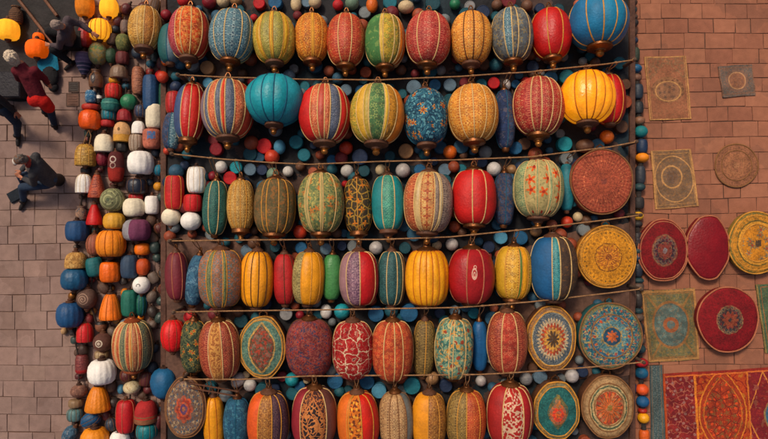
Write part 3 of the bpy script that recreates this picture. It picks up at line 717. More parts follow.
bluewh = leafy((64, 112, 146), (176, 186, 190), (36, 74, 112), 16)
stripe_big = pmat('orange striped brocade', (178, 92, 48), [(stripes(.17, .3), (104, 108, 82)), (stripes(.17, .12, .4), (186, 48, 34)), (stripes(.17, .1, .7), (196, 160, 104)), (vine(13, .06), (206, 150, 90)), (speck(24, .6), (120, 62, 40))], bump=.45)
glassy = pmat('brown glass', (112, 78, 56), [(lens(.05, .12), (60, 50, 46))], rough=.2, spec=.6, wear=.4)
glossred = pmat('glossy red lacquer', (196, 24, 30), rough=.25, spec=.6, wear=.2, bump=.05)
goldbell = brocade((166, 124, 48), (196, 156, 76), (130, 92, 36), 11)
tanbell = leafy((186, 140, 78), (206, 166, 104), (130, 92, 50), 10)
# first strand
S('pumpkin', 'dim amber lantern cut by the top edge above the red barrel lantern', 85, 5, 18, 25, litA, lobes=10)
S('pumpkin', 'glowing yellow lantern at the top edge, right of the dim amber one', 109, 8, 18, 19, litY, lobes=10)
S('pumpkin', 'glowing yellow round lantern below the top pair of lit lanterns', 100, 30, 21, 21, litY, lobes=12, rib='o')
S('barrel', 'small red barrel lantern left of the glowing yellow lantern', 84.5, 38, 13, 20, P(DRED))
S('ball', 'grey green patterned ball just under the glowing yellow lantern', 98, 54, 18, 23, greygr)
S('drop', 'purple lantern tapering to navy on the left edge of the strands', 84, 64, 17, 24, purpnav)
S('jar', 'brown glass jar with a dark centre in the left strand', 96, 79, 14, 18, glassy, caps=1)
S('barrel', 'blue and white patterned small pot above the big orange ball', 91, 97, 11, 13, bluewh)
S('jar', 'tiny black jar with a white neck beside the blue and white pot', 99, 97, 6, 13, P(BLACK), caps=1, band=(-.3, .2, white))
S('drum', 'flat red collar sitting on the big orange ball', 91, 107.5, 17, 6, P((166, 44, 30)), caps=0)
S('pumpkin', 'bright orange ball lantern, topmost plain orange one of the left strand', 90, 120, 21, 20, P((226, 88, 14)), lobes=10)
S('dome', 'gold bell hung from a looped cord at the left edge', 85.5, 155, 20, 22, goldbell, rib='g')
S('drum', 'black collar on top of a white bell lantern', 86, 170.5, 10, 6, P(BLACK), caps=0)
S('dome', 'white bell lantern under the gold bell at the left edge', 84, 183.5, 16, 19, white)
S('jar', 'small grey and skin toned jar above a blue barrel', 81, 213, 11, 14, leafy((120, 96, 84), (84, 84, 92), (170, 130, 104), 12), caps=1)
S('barrel', 'deep blue barrel lantern, uppermost blue one on the left edge', 77, 231, 22, 20, P((22, 64, 104)), lobes=12)
S('dome', 'tan patterned bell between two deep blue lanterns', 76, 260, 21, 16, tanbell)
S('pumpkin', 'deep blue pumpkin lantern directly under the tan bell', 74.5, 279, 25, 22, P((22, 78, 112)), lobes=12)
S('pumpkin', 'deep blue pumpkin lantern, lowest and farthest left', 70, 314.5, 25, 25, P((22, 70, 112)), lobes=14)
S('ball', 'pale brass knob between the two blue pumpkin lanterns', 72.5, 296, 8, 9, brass, caps=0)
S('ball', 'small beige bead under the lowest blue pumpkin lantern', 64, 331, 6, 7, P(TAN), caps=0)
S('dome', 'red bell lantern right of the lowest blue pumpkin lantern', 85, 332, 16, 19, P((190, 24, 28)))
S('jar', 'dark brown knotted jar under the red bell lantern', 83.5, 348, 10, 11, P(DBROWN), caps=0)
S('drum', 'maroon drum lantern with a red lower band', 82, 364, 12.5, 19, brocade((104, 44, 44), (130, 66, 60), (84, 30, 34)), band=(-.85, -.5, P(DRED)))
S('ball', 'pinkish brown ball at the lower left edge of the strands', 79, 391, 16, 13, leafy((122, 86, 72), (150, 108, 88), (92, 62, 54), 12))
S('drum', 'muted tan drum stacked over a teal grey one', 76, 403, 14, 8, P((130, 104, 76)), caps=0)
S('barrel', 'teal grey barrel under the muted tan drum', 75, 414.5, 15, 12, P((84, 116, 116)))
S('egg', 'grey blue egg lantern in the lower left corner of the strands', 70, 434, 14, 18, leafy((70, 100, 120), (130, 130, 130), (40, 60, 80), 9), tilt=35)
# second strand
S('barrel', 'small grey brown knob lantern near the top edge beside the gold brocade lantern', 125, 27, 9, 13, P((112, 92, 84)))
S('egg', 'olive mottled egg lantern below the grey brown knob', 123, 43, 14, 18, mottle)
S('ball', 'dark green ball beside the grey green patterned ball', 111, 56, 12, 16, P((40, 66, 44)))
S('barrel', 'maroon pot lantern above a taupe one', 122.5, 58.5, 13, 13, P((92, 34, 34)))
S('dome', 'taupe cloth bell over a small gold ring', 119, 72, 17, 13, P((122, 98, 80)))
S('ball', 'gold ring bead sitting on the red barrel', 114.5, 80.5, 11, 9, pmat('gold bead', (206, 146, 36), rough=.4, wear=.3, spec=.5))
S('barrel', 'bright red barrel under the gold ring bead', 113.5, 91.5, 16, 15, P((196, 34, 22)))
S('barrel', 'teal green barrel under the bright red barrel', 110.5, 105.5, 17, 13, P((32, 104, 98)), band=(.1, .4, P((70, 134, 120))))
S('drum', 'teal drum above a red collar in the second strand', 109, 114.5, 14, 11, P((20, 110, 124)), caps=0)
S('drum', 'red collar drum under the teal drum', 107.5, 123.5, 13, 6.5, P((166, 36, 36)), caps=0)
S('dome', 'ivory dome lantern under the red collar', 104, 143, 18, 18, ivory, lobes=8)
S('egg', 'maroon egg lantern under the ivory dome', 102.5, 159, 12, 15, P((120, 26, 42)))
S('cone', 'rust coloured cone lantern next to a white bell', 97, 186, 17, 24, brocade((150, 60, 36), (170, 82, 52), (120, 40, 28), 11))
S('cone', 'bright red cone lantern left of the yellow ball', 94.5, 214.5, 16, 21, P((184, 24, 22)))
S('ball', 'tiny tan bead beside the big orange yellow pumpkin', 100, 225.5, 5, 5, P(TAN), caps=0)
S('egg', 'pinkish brown egg half behind the big orange yellow pumpkin', 94.5, 245, 16, 22, P((150, 86, 66)))
S('barrel', 'teal barrel between blue and orange lanterns', 95, 267, 17, 19, P((18, 92, 96)), lobes=10, tilt=-10)
S('ball', 'brown ball with a pale spiral carving', 87, 298.5, 19.5, 21, spiral)
S('jar', 'small dark red jar over the red bell lantern', 89, 318, 9, 9, P((110, 36, 36)), caps=0)
S('ball', 'small brown bead wearing a black cap', 101, 326, 11, 13, P((120, 76, 54)), capm=P(BLACK), band=(.3, .8, P(BLACK)))
S('ball', 'dark brown ball with a white target mark', 103, 342, 19, 19, ringb)
S('drum', 'pale tan collar on the big white pumpkin', 101.5, 354.5, 13, 7, P((166, 142, 108)), caps=0)
S('pumpkin', 'large white pumpkin lantern, lowest plain white one', 102, 371.5, 26.5, 24.5, white, lobes=14)
S('bell', 'orange pleated bell under the large white pumpkin', 98, 398, 24, 25, P((214, 124, 18)), lobes=16)
S('egg', 'tilted petrol blue egg under the orange pleated bell', 91, 419.5, 16, 20, P((20, 74, 112)), tilt=62)
S('pumpkin', 'orange yellow pumpkin cut by the bottom edge', 95, 440, 27, 25, P((220, 134, 18)), lobes=14)
# third strand
S('ball', 'plain green ball lantern near the blue cylinder', 129, 102, 16, 16, P((44, 112, 76)), lobes=8)
S('dome', 'dark red dome under the plain green ball', 124.5, 115, 14, 12, P((134, 28, 34)))
S('dome', 'peach bell lantern with an ochre hem', 122, 132, 16.5, 20, peach_c)
S('barrel', 'black barrel under the peach bell', 122, 147, 12, 10.5, P(BLACK))
S('barrel', 'dark red lantern with white ring emblems', 116, 167, 15.5, 30, ringd)
S('ball', 'sage green ball with carved concentric circles', 113, 200, 24, 24, conc)
S('pumpkin', 'mustard yellow pumpkin under the sage green ball', 114.5, 221, 21, 17, P((206, 152, 52)), lobes=14)
S('pumpkin', 'big orange yellow pumpkin lantern, largest orange one of the strands', 111, 243.5, 28, 27, P((228, 132, 16)), lobes=12, rib='o')
S('drum', 'bright orange drum lantern under the big orange yellow pumpkin', 110, 272, 19.5, 20, P((228, 104, 14)), lobes=12)
S('bell', 'bright orange bell lantern left of two green eggs', 110.5, 306.5, 21, 26, P((230, 116, 14)), lobes=10, rib='o')
S('ball', 'brass bead above the bright orange bell lantern', 112, 288, 6, 7, brass, caps=0)
S('ball', 'yellow orange bead beside the green eggs', 125, 292.5, 8, 9, P((206, 120, 30)), caps=0)
# fourth strand
S('barrel', 'carved terracotta spindle standing free on the paving', 138, 81, 12, 28, brocade((150, 92, 68), (170, 112, 84), (124, 72, 54), 12))
S('drum', 'long dark blue drum lantern in the upper left strands', 151, 93, 16, 35, P((30, 66, 104)))
S('ball', 'glossy red bead on top of the dark green cylinder', 162, 76, 13, 12.5, glossred, caps=1)
S('drum', 'slim dark green cylinder under the glossy red bead', 164, 96, 11, 25, P((24, 70, 56)))
S('barrel', 'navy barrel above a small white bell', 141, 111.5, 13, 12, P(NAVY))
S('drum', 'white barrel lantern right of the navy barrel', 154, 116.5, 16, 24, ivory, lobes=8)
S('dome', 'small white bell above a greige barrel', 138.5, 127.5, 13, 13, white)
S('barrel', 'greige barrel under the small white bell', 136.5, 143, 14.5, 17, P((166, 146, 128)))
S('drum', 'salmon drum lantern with a blue patch', 152, 139, 18, 19.5, salm, caps=1)
S('pumpkin', 'large white ball lantern in the middle of the upper strands', 140.5, 163, 25, 24, white, lobes=12)
S('ball', 'small turquoise ball right of the large white ball', 159, 170.5, 12, 12, P((18, 112, 136)))
S('barrel', 'navy black barrel with tied top under the large white ball', 137, 186.5, 20, 15, P((32, 36, 50)))
S('drum', 'red collar over a white round lantern', 136, 197, 14, 6, P((166, 22, 30)), caps=0)
S('pumpkin', 'white round lantern under the red collar', 134, 207.5, 21, 19, ivory, lobes=10)
S('ball', 'gold bead above a small white drum', 158, 186.5, 9, 9, P((206, 140, 40)), caps=1)
S('drum', 'small white drum lantern beside the white round lantern', 152, 205, 14, 18, white, lobes=8)
S('pumpkin', 'wide lantern half grey and half plum', 137, 230, 27, 22, plumgrey, lobes=10)
S('jar', 'small grey and tan jar left of an orange bead lantern', 131, 248, 7.5, 13, leafy((130, 112, 92), (166, 130, 84), (84, 80, 80), 14), caps=0)
S('pumpkin', 'small orange pumpkin above a rust orange egg', 142.5, 249, 15, 12.5, P((226, 112, 14)), lobes=8)
S('barrel', 'slate blue barrel left of the rust orange egg', 129.5, 266.5, 17, 23, P((46, 66, 88)), lobes=10)
S('egg', 'rust orange egg lantern under the small orange pumpkin', 143, 267, 14, 17.5, P((186, 74, 22)), lobes=8)
S('ball', 'white ball marked with a small dark curl', 141.5, 285, 17, 17.5, pmat('white with curl', (232, 226, 218), [(lambda c: (ab(c.r - .035) < .009) * (c.y > -.015), (110, 104, 100))], warp=.002, wear=.2))
S('barrel', 'green barrel lantern beside a slim green egg', 129.5, 303, 16, 26, P((20, 98, 82)), lobes=10)
S('egg', 'slim dark green egg beside the green barrel', 141, 305, 11, 22, P((22, 88, 72)), rib='t')
S('ball', 'small orange bead between the slim green egg and the striped lantern', 140.5, 317, 7, 7.5, P((226, 130, 20)), caps=0)
S('dome', 'floral tan dome wearing a grey blue cap on the striped lantern', 131, 324, 22, 12, dometan, caps=1, band=(.35, .98, P((92, 104, 116))))
st1 = brocade((150, 96, 62), (196, 150, 96), (170, 66, 40), 12); st2 = brocade((96, 100, 76), (150, 140, 96), (60, 80, 72), 11); st3 = brocade((178, 76, 44), (206, 140, 80), (140, 46, 34), 12)
LANT_ = list(LANT)
lantern('large oval lantern striped in orange, green and cream among the left strands', 133, 343.5, 37, 48, [P((196, 160, 116)), -.82, st3, -.6, P((196, 150, 104)), -.5, st3, -.3, st2, .02, st3, .22, P((206, 140, 70)), .34, st1, .6, st3, .75, st2], 'c', p=2.3, e=.5, caps=('flat', 'cup'), base=0.0, group='small lanterns strung down the left side', capm=pmat('copper knob', (150, 74, 40), metal=.4, rough=.4))
LEFT.append((133, 343.5, 37, 50))
S('ball', 'cream crumpled cloth flower over the red lanterns', 132, 387.5, 17, 13, leafy((196, 178, 140), (156, 130, 96), (206, 192, 160), 14), caps=0)
S('ball', 'pale blue bead left of the cream cloth flower', 121, 389, 7, 10, P((76, 130, 156)), caps=0)
S('egg', 'large plain blue egg lantern beside the brown oval medallion', 164, 383, 26, 31, P((24, 88, 128)), lobes=8)
S('barrel', 'tall red lantern with a split rib near the bottom edge', 126, 416, 19, 32, P((176, 22, 28)), lobes=5, rib='r')
S('dome', 'red domed bell with brown hem near the bottom edge', 146, 411, 22, 22, pmat('red with brown hem', (160, 40, 40), [(ycut(-9, -.06), (130, 82, 56)), (lambda c: ab(c.y + .1) < .012, (176, 40, 36))], bump=.3))
S('barrel', 'turquoise barrel under the red domed bell', 147, 430.5, 21, 15, P((20, 112, 118)))
S('pumpkin', 'white pumpkin cut by the bottom edge', 120, 441, 20, 20, white, lobes=10)
# the two white and red pairs and the loose red balls beside the bed
cl = 'small lanterns hung at the left of the third row'
S('barrel', 'white egg shaped lantern above a red one at the left of the third row', 196.5, 180, 19, 26, white, base=BED, group=cl)
S('drum', 'slim red lantern with gold ribs above a white ball', 174.5, 192.5, 19, 33, P((176, 26, 24)), rib='g', lobes=6, base=BED, group=cl)
S('ball', 'white ball under the slim red ribbed lantern', 171, 217, 18.5, 18, ivory, base=BED, group=cl, lobes=8)
S('drum', 'plain red drum between two white lanterns', 193, 203, 18, 17, P((184, 20, 24)), base=BED, group=cl, caps=0)
S('ball', 'white ball under the plain red drum', 191, 221, 20, 19, white, base=BED, group=cl, lobes=8)
S('egg', 'bright plain red egg lantern beside the dark green blossom lantern', 173, 335.5, 24, 33, P((206, 22, 24)), base=BED, group=cl)
S('barrel', 'red lantern tucked left of the navy striped one', 173.5, 103, 15, 22, P((170, 24, 30)), base=BED, group=cl)
# ------------------------------------------------------------------ dark clutter between the strands
DK = [((54, 44, 40), 'dark brown'), ((44, 52, 64), 'slate'), ((84, 60, 48), 'brown'), ((52, 66, 62), 'dark green'), ((84, 34, 34), 'dark maroon'), ((100, 84, 74), 'taupe')]
cnt = 0
for _ in range(4000):
    px, py = R_.uniform(104, 168), R_.uniform(2, 436); r = R_.uniform(4, 7)
    if any(((px - a) / (w / 2 + r * .8)) ** 2 + ((py - b) / (h / 2 + r * .8)) ** 2 < 1 for a, b, w, h in LEFT): continue
    if px < 150 and 58 < py < 98: continue
    cc, nm = R_.choice(DK)
    small(R_.choice(['ball', 'egg', 'barrel']), 'small %s bead filling the gaps between the left strands' % nm, px, py, r * 2, r * R_.uniform(1.8, 2.6), P(cc), caps=1, group='small dark beads between the left strands', tilt=R_.uniform(-40, 40), name='bead', cat='bead')
    cnt += 1
    if cnt > 60: break
# ------------------------------------------------------------------ the covered display bed
GAPS = {0: 'along the top edge above the first lantern row', 1: 'between the first and second lantern rows', 2: 'between the second and third lantern rows',
        3: 'between the third and fourth lantern rows', 4: 'between the fourth and fifth lantern rows', 5: 'between the fifth and bottom lantern rows'}
def grid(x0, y0, x1, y1, nx, ny, zf):
    V = [(x0 + (x1 - x0) * i / nx, y0 + (y1 - y0) * j / ny, 0) for j in range(ny + 1) for i in range(nx + 1)]
    V = [(x, y, zf(x, y)) for x, y, _ in V]
    Fc = [(j * (nx + 1) + i, j * (nx + 1) + i + 1, (j + 1) * (nx + 1) + i + 1, (j + 1) * (nx + 1) + i) for j in range(ny) for i in range(nx)]
    return V, Fc
bx0, bx1 = at(164, 0, .25).x, at(632, 0, .25).x
by0, by1 = -5.2, 5.2
bedroot = thing('display_bed', 'long low timber bed carrying the rows of lanterns', 'platform', ((bx0 + bx1) / 2, 0, 0))
hw = (bx1 - bx0) / 2
plank = pmat('weathered brown plank', (92, 62, 50), rough=.75, wear=.5, wear_scale=3, bump=.4)
m = MB(); m.box((-hw + .06, by0 + .05, .02), (hw - .06, by1 - .05, .235)); m.build('deck', plank, bedroot, False)
for sx in (-1, 1):
    m = MB(); m.box((sx * hw - .055, by0, 0), (sx * hw + .055, by1, .29), .012); m.build('rail', plank, bedroot, False)
clothm = pmat('patched dark bedding cloth', (36, 35, 38), [(speck(.55, .53, 3.0), (74, 56, 50)), (speck(.8, .6, 3.0), (32, 46, 54))], wear=.5, wear_scale=2.5, bump=.5, bump_scale=9, warp=.1)
V, Fc = grid(-hw + .07, by0 + .06, hw - .07, by1 - .06, 150, 170, lambda x, y: .252 + .007 * math.sin(x * 9 + 3 * math.sin(y * 2.3)) + .006 * math.sin(y * 11 + 2 * math.sin(x * 3.1)) + .003 * math.sin(x * 31 + y * 23))
uvv = [(v[0], v[1]) for v in V]
o = link('bedding_cloth', mesh('bedding_cloth', V, Fc, clothm, None, uvv, uvv), None, ((bx0 + bx1) / 2, 0, 0))
tag(o, 'dark navy and brown wrinkled cloth spread under the lanterns', 'cloth')

# ------------------------------------------------------------------ ropes across the rows
ropes = [
 ('first', [(178, 75), (230, 77.5), (310, 79.5), (380, 80), (460, 76.5), (530, 72), (607, 64), (634, 60)]),
 ('second', [(172, 154), (220, 159), (275, 163), (310, 164.5), (380, 161.5), (455, 160), (530, 157), (610, 147), (636, 142)]),
 ('third', [(170, 241), (250, 240), (300, 239.7), (380, 239.5), (450, 237), (530, 229), (610, 219.5), (640, 215)]),
 ('fourth', [(174, 312), (230, 311), (310, 310), (400, 308.5), (460, 307.5), (530, 302), (610, 293), (641, 289)]),
 ('fifth', [(182, 379), (238, 379.5), (310, 376), (372, 375.5), (480, 374.5), (540, 371), (610, 365.5), (643, 362)]),
]
pegm = pmat('grey brown peg', (84, 66, 54), rough=.8, wear=.4)
for i, (nm, pts) in enumerate(ropes):
    zr = .86
    P3 = [at(x, y, zr) for x, y in pts]; fine = []
    for a in range(len(P3) - 1):
        for k in range(6): fine.append(P3[a].lerp(P3[a + 1], k / 6) + Vector((0, 0, .006 * math.sin(a * 6 + k))))
    fine.append(P3[-1])
    m = MB(); m.tube(fine, .0135, 6)
    for q in (P3[0], P3[-1]):
        m.ball(q, .04, 8)
    o = m.build('rope', ropem)
    tag(o, 'thin tan rope stretched across the bed under the %s lantern row' % nm, 'rope', 'ropes across the lantern rows')
    for side, q in (('left', P3[0]), ('right', P3[-1])):
        g = MB(); zb = .0 if q.x > bx1 - .03 else .25
        g.lathe([(.035, zb), (.038, zb + .05), (.03, zr + .02), (.034, zr + .05), (.015, zr + .07)], 10, (q.x, q.y, 0), 'Z')
        o = g.build('peg', pegm)
        tag(o, 'short wooden peg holding the %s end of the %s rope' % (side, nm), 'peg', 'pegs of the ropes')
def ropey(nm, x):
    p = dict(ropes)[nm]; q = [at(a, b, .86) for a, b in p]
    return float(np.interp(x, [v.x for v in q], [v.y for v in q]))
from mathutils import Euler
for root, L_, zc, py in LROOT:
    nm = 'first' if 70 < py < 160 else 'second' if 160 < py < 225 else 'third' if 225 < py < 310 else 'fourth' if 310 < py < 370 else 'fifth' if py > 370 else None
    if not nm or root['group'] != 'lanterns strung in rows': continue
    Mw = Matrix.Translation(root.location) @ root.rotation_euler.to_matrix().to_4x4()
    top = Mw @ Vector((0, L_ / 2 + .1, zc)); ry = ropey(nm, top.x); iv = Mw.inverted()
    if not (-.25 < ry - top.y < .5): continue
    m = MB()
    for dx in (-.035, .04):
        a = Vector((top.x + dx, ry, .862)); b = top.lerp(a, .55) + Vector((dx * .4, 0, .02))
        m.tube([iv @ top, iv @ b, iv @ a], .009, 5)
    k_ = iv @ Vector((top.x, ry, .86)); m.ball(k_, .026, 7, (1.8, .9, 1))
    m.build('hanging_cord', ropem, root)
# small wooden ladder-like frame at the lower left of the rows
root = thing('wooden_rack', 'thin wooden ladder rack lying beside the brown oval medallion', 'rack', (0, 0, 0))
a, b = at(190, 383, .75), at(238, 391.5, .75); d = (b - a).normalized(); n = Vector((-d.y, d.x, 0))
root.location = (a.x, a.y, BED)
off = Vector((a.x, a.y, BED))
for k in (0, .09):
    m = MB(); m.tube([a + n * -k - off, b + n * -k - off], .016, 6); m.build('bar', rimwood, root)
for t in (.3, .42, .6):
    q = a.lerp(b, t); m = MB(); m.tube([q + n * .03 - off, q - n * .14 - off], .012, 6); m.build('rung', rimwood, root)
for q in (a, b):
    m = MB(); m.tube([q - off, Vector((q.x, q.y, BED)) - off], .016, 6); m.build('leg', rimwood, root)

# ------------------------------------------------------------------ balls and round boxes on the bed
BALLS = []
def pebble(kind, gap, px, py, w, col, cname, h=None, tilt=0, filler=False):
    r0 = w / 2 * (H - .4) / F; z = BED + r0
    lift = R_.uniform(0, .10) if filler else R_.uniform(.0, .04)
    h = h or w; rh = h / 2 * (H - .4) / F
    c = at(px, py, z)
    mat = P(col) if kind != 'disc' else pmat('box cloth %d %d %d' % col, col, wear=.3, bump=.3, rough=.7)
    m = MB()
    if kind == 'disc':
        t = min(.3, r0 * 1.2)
        m.lathe([(r0 * .9, 0), (r0, .01), (r0, t - .03), (r0 * .97, t - .008), (r0 * .88, t), (r0 * .84, t - .006), (r0 * .4, t - .004), (.004, t - .004)], 22, (0, 0, 0), 'Z')
        nm, cat = 'round_box', 'box'
    else:
        V0 = len(m.v); m.ball((0, 0, r0), r0, 18, (1, rh / r0, 1)); nm, cat = 'fabric_ball', 'ball'
    what = 'round box' if kind == 'disc' else 'cloth ball'
    o = m.build(nm, mat, None, True, (c.x, c.y, BED - .012)); o.rotation_euler = (0, 0, math.radians(-tilt))
    if filler: lab = 'small dark %s %s tucked deep between the lanterns' % (cname, what); gp = 'dark fill between the lanterns'
    else: lab = '%s %s %s' % (cname, what, GAPS[gap]); gp = 'balls and boxes between the lantern rows'
    tag(o, lab, cat, gp)
    BALLS.append((px, py, w))
    return o
K = {'red': (176, 26, 32), 'dark red': (124, 24, 36), 'orange red': (186, 60, 34), 'tan': (150, 112, 76), 'brown': (96, 64, 46), 'sky blue': (76, 136, 164), 'teal': (24, 98, 112), 'blue': (30, 84, 120),
     'navy': (30, 44, 70), 'grey blue': (90, 112, 128), 'grey': (132, 130, 130), 'white': (200, 194, 188), 'cream': (190, 168, 132), 'turquoise': (30, 132, 142), 'orange': (206, 100, 28), 'green': (36, 110, 76),
     'dark teal': (24, 66, 76), 'pearl': (176, 168, 164), 'gold': (186, 128, 44), 'sage': (104, 128, 108), 'terracotta': (160, 86, 60)}
D, B = 'disc', 'ball'
items = {
 0: [(B, 184, 0, 14, 'red'), (B, 209, 2, 14, 'dark red'), (B, 223, 1, 13, 'cream'), (B, 236, 0, 12, 'tan'), (D, 259, 3, 12, 'red'), (D, 275, 2, 14, 'blue'), (B, 296, 4, 11, 'cream', 15), (D, 307, 2, 11, 'grey blue'),
     (B, 254, 18, 8, 'red'), (B, 166, 15, 11, 'dark red'), (B, 315, 2, 13, 'cream'), (B, 338, 5, 11, 'red'), (B, 352, 3, 14, 'sage'), (B, 372, 5, 12, 'orange', 16), (D, 390, 2, 14, 'teal'), (B, 406, 7, 16, 'cream', 13),
     (D, 433, 3, 15, 'dark teal'), (B, 455, 4, 11, 'green'), (D, 470, 6, 11, 'grey'), (D, 483, 12, 14, 'navy'), (B, 497, 5, 11, 'brown'), (B, 527, 6, 12, 'brown'), (D, 559, 9, 11, 'dark teal'), (B, 616, 5, 8, 'tan'), (D, 540, 8, 10, 'navy'), (B, 578, 4, 9, 'terracotta')],
 1: [(D, 207, 67.5, 14, 'tan'), (B, 162.5, 77, 12, 'orange red'), (B, 165, 62, 8, 'orange'), (B, 176, 87, 12, 'navy'), (D, 208, 83, 11, 'sky blue'), (B, 241, 80, 7, 'grey'), (B, 252, 82, 10, 'dark red'), (B, 289, 76, 13, 'grey blue'),
     (D, 305, 86, 10, 'teal'), (B, 175, 97, 13, 'red'), (D, 318, 86, 12, 'dark teal'), (B, 329, 71, 11, 'terracotta'), (D, 346, 90, 12, 'grey blue'), (D, 361, 91, 12, 'blue'), (D, 414, 87.5, 15, 'grey blue'), (D, 435, 85, 12, 'blue'),
     (D, 450, 85, 13, 'grey blue'), (B, 401, 70, 11, 'brown'), (D, 481.5, 84, 11, 'teal'), (D, 494, 83, 12, 'red'), (B, 507, 85, 8, 'pearl', 12), (D, 516, 84, 9, 'blue'), (D, 551, 78, 14, 'blue'), (D, 567, 77, 15, 'teal'), (B, 526, 82, 10, 'red'),
     (D, 192, 80, 9, 'dark teal'), (B, 221, 88, 9, 'dark red'), (D, 390, 88, 10, 'dark teal'), (D, 378, 84, 8, 'navy')],
 2: [(D, 216, 149, 13, 'dark red'), (D, 264, 146, 15.5, 'red'), (B, 272, 157, 15, 'orange red'), (D, 296, 142, 14, 'teal'), (B, 279.5, 147, 12, 'sky blue', 15), (D, 250, 154, 14, 'dark teal'), (D, 304, 155, 13, 'teal'), (B, 221, 167, 12.5, 'white'),
     (D, 236, 167.5, 12.5, 'turquoise'), (D, 250, 169.5, 12.5, 'grey blue'), (D, 230, 178, 13.5, 'red'), (B, 213, 176, 10, 'dark red'), (B, 288, 171.5, 11, 'white'), (B, 273, 175, 13, 'sage', 15), (D, 262, 170, 11, 'navy'), (B, 167, 151, 8, 'orange red'),
     (B, 346, 148, 14, 'orange red'), (D, 360, 157, 16, 'navy'), (D, 406, 151, 15, 'tan'), (B, 450, 152, 14, 'orange'), (B, 347, 171, 13, 'white'), (B, 381, 170, 11.5, 'cream'), (B, 403, 170.5, 15, 'pearl'), (D, 420, 170, 12, 'blue'),
     (D, 445, 170, 13, 'grey blue'), (B, 345, 184, 7, 'red'), (D, 364, 171, 12, 'dark teal'), (B, 494, 169, 14.5, 'white'), (D, 565, 144, 15, 'turquoise'), (D, 516, 148, 13, 'blue'), (D, 462, 169, 10, 'teal'), (B, 512, 170, 11, 'tan'), (D, 574, 164, 11, 'navy'),
     (B, 585, 146, 18, 'brown', 14), (B, 607, 137, 14, 'orange'), (D, 332, 160, 11, 'blue'), (D, 313, 172, 10, 'terracotta'), (D, 390, 156, 11, 'dark teal')],
 3: [(B, 300, 232, 14, 'orange red'), (D, 247, 251, 13, 'grey blue'), (D, 301, 248, 12, 'blue'), (B, 376, 248, 14, 'pearl'), (D, 326, 249, 12, 'grey blue'), (B, 437, 245.5, 10, 'cream'), (B, 452, 244.5, 13, 'pearl'), (D, 501, 237.5, 13.5, 'sky blue'),
     (D, 521, 238, 14, 'blue'), (D, 489, 247, 12, 'navy'), (B, 536, 231, 12, 'tan'), (B, 552, 225, 11, 'terracotta'), (D, 342, 246, 10, 'navy'), (D, 405, 248, 12, 'dark teal'), (B, 462, 232, 10, 'brown'), (D, 275, 247, 11, 'dark teal'), (B, 567, 222, 12, 'orange red'), (B, 578, 217, 10, 'cream')],
 4: [(D, 286, 314, 13, 'grey'), (B, 238, 311, 13, 'brown'), (D, 241, 321, 14, 'dark teal'), (B, 190, 317, 13, 'red'), (B, 326, 311.5, 12, 'white', 15), (B, 342, 311.5, 16, 'turquoise'), (D, 376, 314, 16, 'blue'), (D, 409, 313, 18, 'blue'), (D, 440, 313, 11, 'navy'), (D, 474, 313, 12, 'teal'), (B, 300, 315, 9, 'dark red'), (B, 494, 308, 9, 'terracotta'), (D, 455, 311, 11, 'grey blue')],
 5: [(B, 238, 380, 13, 'pearl', 17, 35), (B, 246, 374.5, 8, 'cream'), (B, 250, 385, 13, 'white'), (B, 292, 379.5, 14, 'turquoise'), (D, 300, 387, 11, 'blue'), (D, 335, 381, 16, 'blue'), (D, 367, 382, 15, 'blue'), (D, 379, 391, 15, 'sky blue'), (D, 412, 386, 17, 'teal'), (B, 432, 378, 14, 'tan'),
     (B, 307, 380, 8, 'cream'), (D, 446, 386, 13, 'navy'), (B, 481, 381, 11, 'pearl'), (B, 526, 379, 13, 'grey'), (D, 540.5, 377, 14, 'grey blue'), (B, 572, 376, 14, 'pearl'), (D, 348, 392, 11, 'dark teal'), (D, 275, 389, 10, 'navy'), (B, 460, 380, 9, 'brown'), (D, 583, 372, 11, 'navy')],
}
for gap, its in items.items():
    for it in its:
        kind, px, py, w, cn = it[:5]
        pebble(kind, gap, px, py, w, K[cn], cn, it[5] if len(it) > 5 else None, it[6] if len(it) > 6 else 0)
LB = []
for o in bpy.data.objects:
    if o.name.split('.')[0] in ('lantern', 'round_cushion', 'medallion') and o.parent is None: pass
FILL = [('navy', (30, 46, 70)), ('teal', (24, 80, 92)), ('blue', (40, 78, 100)), ('maroon', (104, 30, 36)), ('brown', (92, 62, 44)), ('grey', (110, 116, 118)), ('rust', (140, 66, 40))]
FULL = [(float(a), float(b), float(c), float(d)) for a, b, c, d in LANT]
cnt = 0
for _ in range(9000):
    px, py = R_.uniform(168, 626), R_.uniform(-4, 443); w = R_.uniform(8, 15)
    if any(((px - a) / (ww / 2 * .92)) ** 2 + ((py - b) / (hh / 2 * .96)) ** 2 < 1 for a, b, ww, hh in FULL): continue
    if any(math.hypot(px - a, py - b) < (w + q) * .37 for a, b, q in BALLS): continue
    if py > 240 and R_.random() < .5: continue
    if 160 < px < 204 and py > 240: continue
    cn, cc = FILL[R_.choice([0, 1, 1, 1, 2, 2, 3, 4, 5, 5, 6])]
    pebble(R_.choice([D, B, B]), 0, px, py, w, cc, cn, filler=True)
    cnt += 1
    if cnt > 250: break

